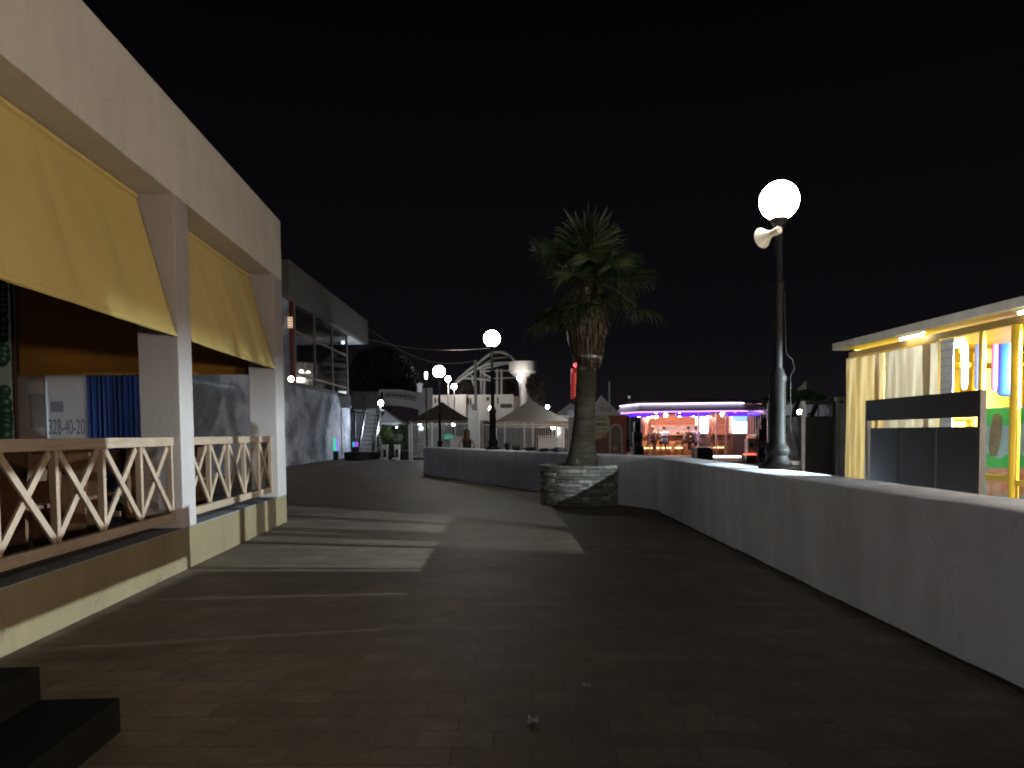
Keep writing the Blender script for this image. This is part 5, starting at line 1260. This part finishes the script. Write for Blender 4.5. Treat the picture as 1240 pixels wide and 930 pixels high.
def limb_cloth(o, pts, rs, mm, name):
    m = MB(); m.tube(pts, rs, 12); me = bpy.data.meshes.new(name); me.from_pydata(m.v, [], m.f); me.materials.append(mm)
    for p_ in me.polygons: p_.use_smooth = True
    c = bpy.data.objects.new(name, me); COL.objects.link(c); c.parent = o; return c
def hand(J, E, side, wrist, tip_dir, pref):
    """Four fingers and a thumb rooted in the palm."""
    wv = Vector(wrist); d = Vector(tip_dir).normalized(); s = d.cross(Vector((0, 1, .2))).normalized()
    J[pref + 'palm'] = (*(wv + d * .05), .030); E.append((pref + 'wrist', pref + 'palm'))
    for k, (off, ln) in enumerate(((-.028, .07), (-.009, .08), (.010, .076), (.028, .06))):
        a_ = wv + d * .085 + s * off; b_ = a_ + d * ln * .55; c_ = b_ + (d * .8 + Vector((0, -.5, -.3))).normalized() * ln * .5
        J[f'{pref}f{k}a'] = (*a_, .010); J[f'{pref}f{k}b'] = (*b_, .009); J[f'{pref}f{k}c'] = (*c_, .007)
        E += [(pref + 'palm', f'{pref}f{k}a'), (f'{pref}f{k}a', f'{pref}f{k}b'), (f'{pref}f{k}b', f'{pref}f{k}c')]
    a_ = wv + d * .04 - s * .04; b_ = a_ + (d - s).normalized() * .04
    J[pref + 'ta'] = (*a_, .012); J[pref + 'tb'] = (*b_, .009); E += [(pref + 'palm', pref + 'ta'), (pref + 'ta', pref + 'tb')]
# standing woman, hands on hips, back three-quarter to the camera (faces +Y locally)
J = {'pelvis': (0, 0, .95, (.15, .11)), 'waist': (0, 0, 1.08, (.115, .09)), 'chest': (0, .01, 1.27, (.14, .10)), 'neckb': (0, 0, 1.40, .06), 'neck': (0, .01, 1.46, .048), 'headl': (0, .03, 1.54, (.075, .085)), 'head': (0, .03, 1.63, (.085, .09)),
     'hl': (-.09, 0, .88, .095), 'kl': (-.10, .02, .50, .058), 'al': (-.10, -.01, .09, .038), 'tl': (-.11, .13, .03, .03),
     'hr': (.09, 0, .88, .095), 'kr': (.11, .03, .50, .058), 'ar': (.13, .0, .09, .038), 'tr': (.15, .13, .03, .03),
     'sl': (-.17, 0, 1.36, .052), 'el': (-.31, -.06, 1.14, .038), 'lwrist': (-.17, .04, 1.00, .027), 'sr': (.17, 0, 1.36, .052), 'er': (.31, -.06, 1.13, .038), 'rwrist': (.18, .04, 1.00, .027),
     'nose': (0, .125, 1.595, .012)}
E = [('pelvis', 'waist'), ('waist', 'chest'), ('chest', 'neckb'), ('neckb', 'neck'), ('neck', 'headl'), ('headl', 'head'), ('pelvis', 'hl'), ('hl', 'kl'), ('kl', 'al'), ('al', 'tl'), ('pelvis', 'hr'), ('hr', 'kr'), ('kr', 'ar'), ('ar', 'tr'),
     ('chest', 'sl'), ('sl', 'el'), ('el', 'lwrist'), ('chest', 'sr'), ('sr', 'er'), ('er', 'rwrist'), ('headl', 'nose')]
hand(J, E, -1, J['lwrist'][:3], (.6, .5, -.5), 'l'); hand(J, E, 1, J['rwrist'][:3], (-.6, .5, -.5), 'r')
q = at(565.5, 530, 26.8)
wm = figure('woman with long reddish hair and dark dress behind the far wall, hands on hips', J, E, 'pelvis', (q.x, 26.8, 0), R(-12))
dress = mat('dress_dark', (.02, .018, .016), .8, var=.3, scale=9)
ring_shape(wm, [(0, 0, .55, .22, .2), (0, 0, .75, .205, .18), (0, 0, .92, .20, .16), (0, 0, 1.06, .148, .125), (0, .005, 1.18, .16, .13), (0, .005, 1.30, .175, .13), (0, 0, 1.37, .15, .10)], dress, 'dress')
hair_m = mat('hair_red', (.075, .03, .02), .55, var=.35, scale=20, stretch=(6, 6, 1))
ring_shape(wm, [(0, -.10, 1.24, .05, .02), (.01, -.105, 1.29, .10, .035), (0, -.08, 1.40, .125, .065), (0, -.02, 1.52, .115, .095), (0, .0, 1.62, .115, .115), (0, .0, 1.70, .085, .09), (0, .0, 1.735, .03, .04)], hair_m, 'hair')
# ------------------------------------------------------------------ the lit bar pavilion
YB = 38.0
def bx(px, py=540, Y=YB): return at(px, py, Y).x
def bz(py, px=830, Y=YB): return at(px, py, Y).z
x0, x1 = bx(760), bx(926)
pav = thing('bar_pavilion', 'open bar pavilion glowing orange and violet behind the bend of the wall', 'pavilion', ((x0 + x1) / 2, YB + 2, 0))
ze = bz(498); zl = bz(489)
# canopy skirt: outer eave polygon, inner ring with led, low crown
outp = [(bx(757), YB + 3), (bx(772), YB - .2), (bx(893), YB - .6), (at(927, 500, YB + 1.4).x, YB + 1.4), (at(926, 500, YB + 6).x, YB + 6), (bx(900), YB + 9), (bx(790), YB + 9)]
cxp = sum(p_[0] for p_ in outp) / 7; cyp = sum(p_[1] for p_ in outp) / 7
def ringp(k, z): return [Vector((cxp + (p_[0] - cxp) * k, cyp + (p_[1] - cyp) * k, z)) for p_ in outp]
def loft(rings):
    m = MB(); n = len(rings[0]); m.add([v for r_ in rings for v in r_], [(i * n + q, i * n + (q + 1) % n, (i + 1) * n + (q + 1) % n, (i + 1) * n + q) for i in range(len(rings) - 1) for q in range(n)]); return m
pv_skirt = mat('pav_skirt', (.62, .58, .74), .6, var=.05)
loft([ringp(1.0, ze), ringp(.995, ze + .10), ringp(.94, zl - .02)]).build('canopy_skirt', pv_skirt, pav, solid=.02)
zc_ = at(835, 482.5, cyp).z
loft([ringp(.955, zl + .045), ringp(.8, zl + .5 * (zc_ - zl)), ringp(.45, zc_ - .1), ringp(.02, zc_)]).build('roof', mat('pav_roof', (.60, .42, .50), .7), pav, solid=.02)
pts = ringp(.962, zl + .01); m = MB(); m.tube([pts[0], pts[1], pts[2], pts[3].lerp(pts[2], .8)], .021, 8); m.build('led_strip', glow('led_white', (.86, .80, 1.0), 4), pav, smooth=True)
pts = ringp(.965, ze - .02); m = MB(); m.tube([pts[0], pts[1], pts[2], pts[3]], .02, 8); m.build('led_strip', glow('led_violet', (.36, .12, 1.0), 8), pav, smooth=True)
for (a_, b_) in ((0.0, .24), (.36, .62), (.72, 1.0)):
    m = MB()
    A_ = Vector((bx(764), YB + .6, 0)); B_ = Vector((at(920, 500, YB + .9).x, YB + .9, 0)); p_ = A_.lerp(B_, a_); q_ = A_.lerp(B_, b_)
    m.bar(p_ + Vector((0, 0, ze - .16)), q_ + Vector((0, 0, ze - .16)), .04, .18); m.build('blue_valance', glow('led_blue', (.09, .012, 1.0), 1.5), pav)
# floor deck
m = MB(); m.prism([(bx(757), YB - 1.2), (bx(900), YB - 1.6), (bx(925), YB - .5), (bx(940), YB + 9), (bx(757), YB + 9)], .0, .34); m.build('deck', mat('deck_brown', (.14, .085, .055), .7, var=.2), pav)
# back wall of orange boards, mirror shelf
zb0, zb1 = .35, ze - .05
bxl, bxr = at(781, 530, YB + 5).x, at(915, 530, YB + 5).x
m = MB(); m.box(((bxl + bxr) / 2, YB + 5.0, (zb0 + zb1) / 2), (bxr - bxl, .1, zb1 - zb0)); m.build('back_wall', mat('orange_boards', (.66, .28, .17), .6, var=.2, scale=2, stretch=(.4, 1, 9)), pav)
m = MB()
for k in range(9): m.box(((bxl + bxr) / 2, YB + 4.93, 2.05 + k * .115), (bxr - bxl - .05, .03, .02))
m.build('board_grooves', mat('groove', (.22, .07, .03), .7), pav)
m = MB(); m.box((at(822, 520, YB + 4.9).x, YB + 4.9, 1.62), (bx(850) - bx(782), .05, .62)); m.build('back_shelf', mat('shelf_mirror', (.62, .48, .50), .3, var=.3, scale=5), pav)
for q in (780, 790, 850, 872, 884):
    m = MB(); m.box((bx(q), YB + .7, (zb0 + ze) / 2), (.08, .08, ze - zb0)); m.build('post', mat('post_pale', (.6, .42, .36), .6), pav)
# counter
m = MB(); zct = bz(527)
m.box(((bx(785) + bx(900)) / 2, YB + 2.0, (zct + .35) / 2), (bx(900) - bx(785), .5, zct - .35)); m.build('counter', bar_wood, pav)
m = MB(); m.box(((bx(785) + bx(900)) / 2, YB + 1.95, zct + .02), (bx(900) - bx(785) + .1, .7, .05)); m.build('counter_top', bar_wood, pav, bevel=.01)
for (a_, b_) in ((779, 797), (803, 821), (826, 836), (862, 888)):
    pz = bz(543); m = MB(); m.box(((bx(a_) + bx(b_)) / 2, YB + 1.66, pz), (bx(b_) - bx(a_), .06, .055)); m.build('foot_light', glow('foot_warm', (1, .72, .34), 5), pav)
m = MB(); p_ = at(864, 553, YB - 1.66); q_ = at(897, 553, YB - 1.66); m.bar(p_, q_, .05, .07); m.build('deck_light', glow('deck_white', (.80, .88, 1), 9), pav)
m = MB(); p_ = at(917, 551.5, YB - .9); q_ = at(924, 551.5, YB - .9); m.bar(p_, q_, .05, .08); m.build('deck_light', glow('deck_white', (.80, .88, 1), 9), pav)
# clear film drops catching the light
film = sheet_mat('clear_drop', (.75, .45, .36), .5)
for (a_, b_, c_) in ((781, 789, 786), (862, 874, 868)):
    t = thing('tied_curtain', 'gathered clear curtain tied at the %s of the bar' % ('left' if a_ < 800 else 'right'), 'curtain', (bx(c_), YB + .9, ze - .3), 'gathered curtains in the bar')
    def fn(u_, v_):
        pinch = 1 - .75 * math.sin(min(1, v_ * 1.3) * math.pi / 2) ; c__ = bx(c_) + (bx(a_) - bx(c_)) * .6 * v_
        return Vector((c__ + (u_ - .5) * (bx(b_) - bx(a_)) * (pinch + .15), YB + .9 + .05 * math.sin(u_ * 30), ze - .3 - v_ * (ze - 1.6)))
    MB().sheet(fn, 30, 10).build('cloth', film, t, smooth=True)
# pendant bulbs
PB = [(773.5, 503, .09, (1, .7, .55)), (787.5, 503.5, .13, (1, .72, .55)), (794.5, 503, .14, (1, .62, .22)), (806, 502.5, .10, (1, .6, .55)), (823, 502.5, .11, (1, .62, .42)), (836, 502.5, .08, (1, .75, .65)), (840, 502.5, .10, (1, .75, .65)), (857.5, 502.5, .10, (1, .55, .5)), (875, 501.5, .10, (1, .55, .35)), (890, 500.5, .06, (1, .12, .25))]
PN = ['leftmost small pendant bulb in the bar', 'large pale pendant bulb second from the left in the bar', 'large amber pendant bulb in the bar', 'pinkish pendant bulb over the man in the blue shirt', 'orange white pendant bulb in the middle of the bar', 'left bulb of the close pair near the bar middle', 'right bulb of the close pair near the bar middle', 'pendant bulb above the left glowing fridge', 'orange pendant bulb between the two glowing fridges', 'tiny red pendant bulb above the right glowing fridge']
for (px, py, r, c), lb in zip(PB, PN):
    p_ = at(px, py, YB + 1.1); t = thing('pendant_bulb', lb, 'lamp', p_, 'pendant bulbs in the bar')
    m = MB(); m.ball(p_, r, 14, 10); m.build('bulb', glow('pend_%d' % int(px), c, 190 if r > .07 else 14), t, smooth=True)
    m = MB(); m.tube([p_ + Vector((0, 0, r)), Vector((p_.x, p_.y, ze + .35))], .012, 6); m.build('cord', dark_plastic, t)
# fridges
for (a_, b_, lb) in ((845, 862, 'left glowing drinks fridge with a blue header behind the seated customers'), (887, 905, 'right glowing drinks fridge with a blue header by the white fence')):
    Yf = YB + 1.4; t = thing('drinks_fridge', lb, 'fridge', (bx(a_ + 8, 540, Yf), Yf, .35), 'glowing drinks fridges')
    zt, zm, zb_ = zat(a_, 504, Yf), zat(a_, 510, Yf), zat(a_, 524.5, Yf); xa, xb = bx(a_, 510, Yf), bx(b_, 510, Yf)
    m = MB(); m.box(((xa + xb) / 2, Yf + .35, (zt + zb_) / 2), (xb - xa, .6, zt - zb_)); m.build('cabinet', white_metal, t)
    m = MB(); m.box(((xa + xb) / 2, Yf + .35, (zb_ + .35) / 2), (xb - xa - .02, .56, zb_ - .352)); m.build('base', mat('fridge_base', (.10, .07, .06), .6), t)
    m = MB(); m.box(((xa + xb) / 2, Yf + .03, (zt + zm) / 2 + .02), (xb - xa - .02, .03, zt - zm - .05)); m.build('header', glow('fridge_blue', (.26, .60, 1), 1.25), t)
    m = MB(); m.box(((xa + xb) / 2, Yf + .03, (zm + zb_) / 2 - .02), (xb - xa - .02, .03, zm - zb_)); d_ = m.build('door', glow('fridge_white', (.90, .95, 1), 2.4), t)
    m = MB(); m.box((xb - .08, Yf, (zm + zb_) / 2), (.03, .03, .4)); m.build('handle', grey_metal, d_)
    if a_ > 880:
        m = MB()
        for k in range(3): m.box(((xa + xb) / 2, Yf + .012, zm - .14 - k * .09), (.26 + .04 * k, .006, .04))
        m.build('printed_marks', glow('fridge_teal', (.35, .72, .72), 1.1), d_)
# bottles and glasses on the counter
for k, (px, lb) in enumerate(((797, 'dark bottle on the bar counter left of the man in blue'), (821, 'dark bowl shaped jar on the bar counter right of the man in blue'), (829, 'slim bottle on the bar counter near the leaning customer'))):
    p_ = Vector((bx(px, 527, YB + 1.95), YB + 1.95, zct + .045)); m = MB()
    if k == 1: m.lathe([(.06, 0), (.11, .04), (.10, .10), (.07, .12)], p_, 14)
    else: m.lathe([(.04, 0), (.04, .17), (.015, .22), (.015, .29)], p_, 12)
    tag(m.build('jar' if k == 1 else 'bottle', mat('bottle_glass', (.05, .03, .03), .2), smooth=True), lb, 'jar' if k == 1 else 'bottle')
# bar chairs
def make_stool():
    t = thing('bar_chair', '', 'chair', (0, 0, 0), 'dark chairs along the bar'); mm = mat('stool_dark', (.06, .04, .035), .5)
    m = MB(); m.box((0, 0, .62), (.40, .38, .04)); m.build('seat', mm, t)
    for sx_ in (-1, 1):
        for sy in (-1, 1): m = MB(); m.bar((sx_ * .2, sy * .19, 0), (sx_ * .17, sy * .16, .60), .035, .035); m.build('leg', mm, t)
    m = MB(); m.box((0, -.17, .96), (.40, .03, .10)); m.box((0, -.17, .81), (.38, .02, .04)); m.build('backrest', mm, t)
    for sx_ in (-1, 1): m = MB(); m.bar((sx_ * .17, -.17, .642), (sx_ * .18, -.17, .905), .03, .03); m.build('back_post', mm, t)
    m = MB()
    for q in ((-.19, -.17, -.19, .17), (.19, -.17, .19, .17), (-.19, -.17, .19, -.17)): m.bar((q[0], q[1], .25), (q[2], q[3], .25), .025, .025)
    m.build('footrest', mm, t)
    return t
stool = make_stool(); Ys = YB + 1.05
SP = [(787.5, 'empty dark bar chair left of the man in the blue shirt'), (805, 'dark bar chair under the man in the blue shirt'), (822, 'dark bar chair by the leaning customer'), (848, 'dark bar chair under the customer before the left fridge'), (868, 'empty dark bar chair between the two fridges'), (880, 'empty dark bar chair nearest the right fridge')]
for k, (px, lb) in enumerate(SP):
    loc = Vector((bx(px, 540, Ys), Ys, .34))
    if k == 0: stool.location = loc; stool['label'] = lb
    else: copy_tree(stool, loc, 0, lb)
# seated customers (face the bar, away from the camera)
def seated(label, px, lean=0.0, shirt=(.4, .45, .62), arm=1.0, hairc=(.03, .02, .018), rz=0.0, sc=1.0, pants=(.03, .035, .05)):
    b0 = .66
    J = {'pelvis': (0, 0, b0 + .07, (.155, .12)), 'waist': (lean * .25, .01, b0 + .25, (.135, .10)), 'chest': (lean * .6, .05, b0 + .44, (.16, .11)), 'neckb': (lean * .85, .06, b0 + .58, .065), 'neck': (lean, .07, b0 + .63, .055), 'headl': (lean * 1.1, .09, b0 + .71, (.072, .085)), 'head': (lean * 1.15, .09, b0 + .80, (.082, .095)), 'nose': (lean * 1.1, .19, b0 + .76, .012),
         'hl': (-.10, .06, b0 + .05, .085), 'kl': (-.14, .42, b0 + .04, .06), 'al': (-.14, .40, .30, .04), 'tl': (-.15, .52, .26, .03), 'hr': (.10, .06, b0 + .05, .085), 'kr': (.14, .42, b0 + .04, .06), 'ar': (.14, .40, .30, .04), 'tr': (.15, .52, .26, .03),
         'sl': (lean * .75 - .19, .05, b0 + .53, .055), 'el': (lean * .6 - .26, .18 * arm, b0 + .30, .042), 'lwrist': (lean * .4 - .16, .42 * arm, b0 + .33, .028), 'sr': (lean * .75 + .19, .05, b0 + .53, .055), 'er': (lean * .6 + .26, .18 * arm, b0 + .30, .042), 'rwrist': (lean * .4 + .16, .42 * arm, b0 + .33, .028)}
    E = [('pelvis', 'waist'), ('waist', 'chest'), ('chest', 'neckb'), ('neckb', 'neck'), ('neck', 'headl'), ('headl', 'head'), ('headl', 'nose'), ('pelvis', 'hl'), ('hl', 'kl'), ('kl', 'al'), ('al', 'tl'), ('pelvis', 'hr'), ('hr', 'kr'), ('kr', 'ar'), ('ar', 'tr'), ('chest', 'sl'), ('sl', 'el'), ('el', 'lwrist'), ('chest', 'sr'), ('sr', 'er'), ('er', 'rwrist')]
    hand(J, E, -1, J['lwrist'][:3], (.3, 1, -.1), 'l'); hand(J, E, 1, J['rwrist'][:3], (-.3, 1, -.1), 'r')
    o = figure(label, J, E, 'pelvis', (bx(px, 540, Ys), Ys - .02, .34), rz, group=None)
    sm = mat('shirt_%d' % px, shirt, .8, var=.1, scale=6); pm = mat('pants_%d' % px, pants, .8)
    ring_shape(o, [(0, 0, b0 + .02, .19, .155), (lean * .1, .0, b0 + .14, .175, .14), (lean * .25, .01, b0 + .26, .165, .125), (lean * .55, .04, b0 + .42, .195, .135), (lean * .75, .05, b0 + .53, .205, .115), (lean * .85, .06, b0 + .585, .10, .085)], sm, 'shirt')
    for s in 'lr': limb_cloth(o, [J['s' + s][:3], tuple(a_ * .45 + b_ * .55 for a_, b_ in zip(J['s' + s][:3], J['e' + s][:3]))], [.075, .062], sm, 'sleeve')
    for s in 'lr': limb_cloth(o, [J['h' + s][:3], J['k' + s][:3], J['a' + s][:3]], [.105, .078, .056], pm, 'trouser_leg')
    hx, hy, hz_ = J['head'][:3]
    ring_shape(o, [(hx, hy - .035, hz_ - .09, .075, .065), (hx, hy - .025, hz_ - .03, .094, .09), (hx, hy - .01, hz_ + .04, .096, .10), (hx, hy, hz_ + .085, .07, .075), (hx, hy, hz_ + .105, .02, .025)], mat('hair_%d' % px, hairc, .6), 'hair')
    return o
seated('man in a pale blue shirt seated at the bar with his back turned', 804.5, 0, (.42, .47, .66))
seated('customer in a dull dark top leaning right at the bar', 829, .16, (.13, .09, .08), rz=R(-25))
seated('customer in a pale blue top seated in front of the left fridge', 845, -.05, (.38, .42, .66), rz=R(20))
seated('slim customer in dark clothes seated left of the man in blue', 791.5, -.03, (.07, .05, .05), hairc=(.10, .07, .055), pants=(.02, .02, .02))
# speakers and boxes around the bar
def speaker_stack(label, px0, px1, boxes, Y, zbase=0.0):
    t = thing('speaker_stack', label, 'speakers', (bx((px0 + px1) / 2, 540, Y), Y, zbase), 'black speaker stacks beside the bar')
    z = zbase
    for (a_, b_, py0, py1, mm) in boxes:
        m = quadbox(a_, b_, py0, py1, Y, .5); o = m.build('cabinet', mm, t, bevel=.015)
        q = at((a_ + b_) / 2, (py0 + py1) / 2, Y - .252); k = (b_ - a_) * Y / 900
        g = MB(); g.lathe([(k * .34, 0), (k * .36, .012), (k * .30, .014), (k * .12, -.0)], q, 16, Matrix.Rotation(R(90), 3, 'X')); g.build('cone', dark_plastic, o, smooth=True)
    return t
spk = mat('speaker_black', (.022, .022, .026), .6, var=.2); spk2 = mat('speaker_grey', (.10, .12, .15), .6)
speaker_stack('tall black speaker stack at the left end of the bar', 767, 778, [(768, 775, 511, 523, spk), (766.3, 777, 523.3, 540, spk2), (767, 779, 540.3, 560, spk)], YB - 1.6)
speaker_stack('stepped black speaker stack in front of the white fence right of the bar', 916, 932, [(920, 926.5, 506, 519, spk), (917, 926.8, 519.3, 535, spk), (916, 931.5, 535.3, 560, spk2)], YB - 2.2)
t = thing('bar_table', 'dark square table in front of the bar counter', 'table', (bx(852), YB - 2.5, 0))
m = quadbox(842, 861, 542.5, 558, YB - 2.6, .7); m.build('base', mat('table_dark', (.035, .035, .04), .6), t, bevel=.02)
a = at(841.5, 542.3, YB - 2.6); b = at(861.5, 542.3, YB - 2.6); m = MB(); m.box(((a.x + b.x) / 2, YB - 2.6, a.z + .02), (b.x - a.x, .8, .035)); m.build('top', grey_metal, t)
for (px, lb) in ((765.5, 'short white bollard left of the black speaker stack'), (838.5, 'short white bollard beside the dark square table')):
    p_ = at(px, 541, YB - 3); t = thing('white_bollard', lb, 'bollard', (p_.x, YB - 3, 0), 'white bollards before the bar')
    m = MB(); m.lathe([(.07, 0), (.06, p_.z - .06), (.03, p_.z)], (p_.x, YB - 3, 0), 14); m.build('shaft', white_metal, t, smooth=True)
    m = MB(); m.lathe([(.066, p_.z * .8), (.066, p_.z * .88)], (p_.x, YB - 3, 0), 14); m.build('band', grey_metal, t)
# game machine with red base lamps
Yg = YB - 1.9; t = thing('game_machine', 'pale punching style game machine with red lights beside the speakers', 'machine', (bx(909, 540, Yg), Yg, 0))
m = quadbox(903.5, 913.5, 531, 548, Yg, .5); m.build('cabinet', mat('machine_grey', (.28, .25, .25), .6, var=.15), t, bevel=.02)
m = quadbox(905, 912, 527.5, 530.6, Yg, .4); m.build('header', glow('machine_orange', (.75, .25, .12), .5), t)
q = at(909.5, 539.5, Yg - .27); m = MB(); m.ball(q, .11, 12, 8); m.build('target', dark_plastic, t, smooth=True)
m = quadbox(902, 914, 549, 551, Yg - .1, .5); m.build('base_light', glow('machine_red', (1, .16, .10), 1.6), t)
m = quadbox(902, 914, 551.3, 562, Yg, .5); m.build('base', dark_plastic, t)
# ornate white fence right of the bar
Yo = 37.0
fen = bar_fence('white ornate fence with scrolled tops right of the bar', 906, 934, Yo + 1, Yo - 1, 497.5, 497, 9, (), 'white bar fences')
m = MB()
for px in (918, 922.5): 
    c = at(px, 496.5, Yo); pts = [c + Vector((.13 * math.cos(R(a_)), 0, .16 * math.sin(R(a_)))) for a_ in range(0, 181, 20)]; m.tube(pts, .022, 6)
m.build('scroll', white_metal, fen, smooth=True)
m = MB(); p_ = at(931, 490, Yo - 1); m.box((p_.x, Yo - 1, p_.z / 2), (.13, .13, p_.z)); m.lathe([(.11, 0), (.02, .22)], (p_.x, Yo - 1, p_.z), 8); m.build('gate_post', white_metal, fen)
m = MB(); a = at(906, 501, Yo + 1); b = at(934, 501, Yo - 1); m.bar(a, b, .05, .05); a = at(906, 527, Yo + 1); b = at(934, 527, Yo - 1); m.bar(a, b, .05, .05); m.build('mid_rail', white_metal, fen)
bulb('cold lamp behind the ornate fence beside the near lamp shaft', at(934, 520, 39.5), .2, (.80, .92, 1), 70, 'cold lamps by the bridge', gname='bulb_fence')
t = thing('pale_sheets', 'row of pale sheets hanging beyond the dark fence frame', 'sheets', at(985, 500, 24))
for (a_, b_, c_, d_) in ((950, 967, 490, 503), (972, 1000, 490, 504), (1001, 1018, 493, 503)):
    m = quadbox(a_, b_, c_, d_, 24, .02); m.build('sheet', mat('sheet_pale', (.55, .58, .62), .7), t)
bulb('cold lamp shining on the pale sheets at right', at(968, 499, 22.5), .07, (.85, .93, 1), 90, 'cold lamps by the bridge', gname='bulb_sheets')
bush('dark_shrub', 'dark bush behind the ornate fence and lamp', 'shrub', [pxblob(916, 493, 42, 10, 5), pxblob(930, 488, 42, 10, 6), pxblob(906, 496, 42, 6, 3)], 700, .12, tl, 61)
t = mast('small camera mast left of the bar roof', 763, 482, 45, .05, 'pod', dark_plastic)

# second lamp under the booth eave, close to the thick yellow post
t = thing('eave_lamp', 'bright bulkhead lamp under the booth roof edge beside the thick yellow post', 'lamp', L2)
m = MB(); m.ball(L2, .015, 16, 10); m.build('bulb', glow('eave_bulb', (.84, .95, 1.0), 215000), t, smooth=True)
m = MB(); m.lathe([(.22, -.010), (.17, .05), (.06, .075), (.055, .06), (.16, .04), (.215, -.010)], L2, 24, cap=False); m.build('shade', white_metal, t, smooth=True)
m = MB(); m.lathe([(.05, .08), (.05, RZ - L2.z - .003)], L2, 12); m.build('fitting', white_metal, t)
m = MB(); vv = 4.92; m.hexa([Bp(vv + .06, -.20, 2.30), Bp(16, -.20, 2.30), Bp(16, -.19, 2.30), Bp(vv + .06, -.19, 2.30)], [Bp(vv + .06, -.20, RZ - .003), Bp(16, -.20, RZ - .003), Bp(16, -.19, RZ - .003), Bp(vv + .06, -.19, RZ - .003)]); m.build('valance', yellow_fabric, booth)  # valance added out of view to keep eave lamp light off the near path

# ------------------------------------------------------------------ render settings
scene.view_settings.view_transform = 'Standard'; scene.view_settings.look = 'None'
scene.view_settings.exposure = 0; scene.view_settings.gamma = 1; scene.view_settings.use_curve_mapping = False
scene.cycles.use_denoising = True
scene.cycles.pixel_filter_type = 'BLACKMAN_HARRIS'; scene.cycles.filter_width = 1.9
scene.cycles.max_bounces = 6; scene.cycles.diffuse_bounces = 3; scene.cycles.glossy_bounces = 2; scene.cycles.transmission_bounces = 4
scene.cycles.sample_clamp_indirect = 4
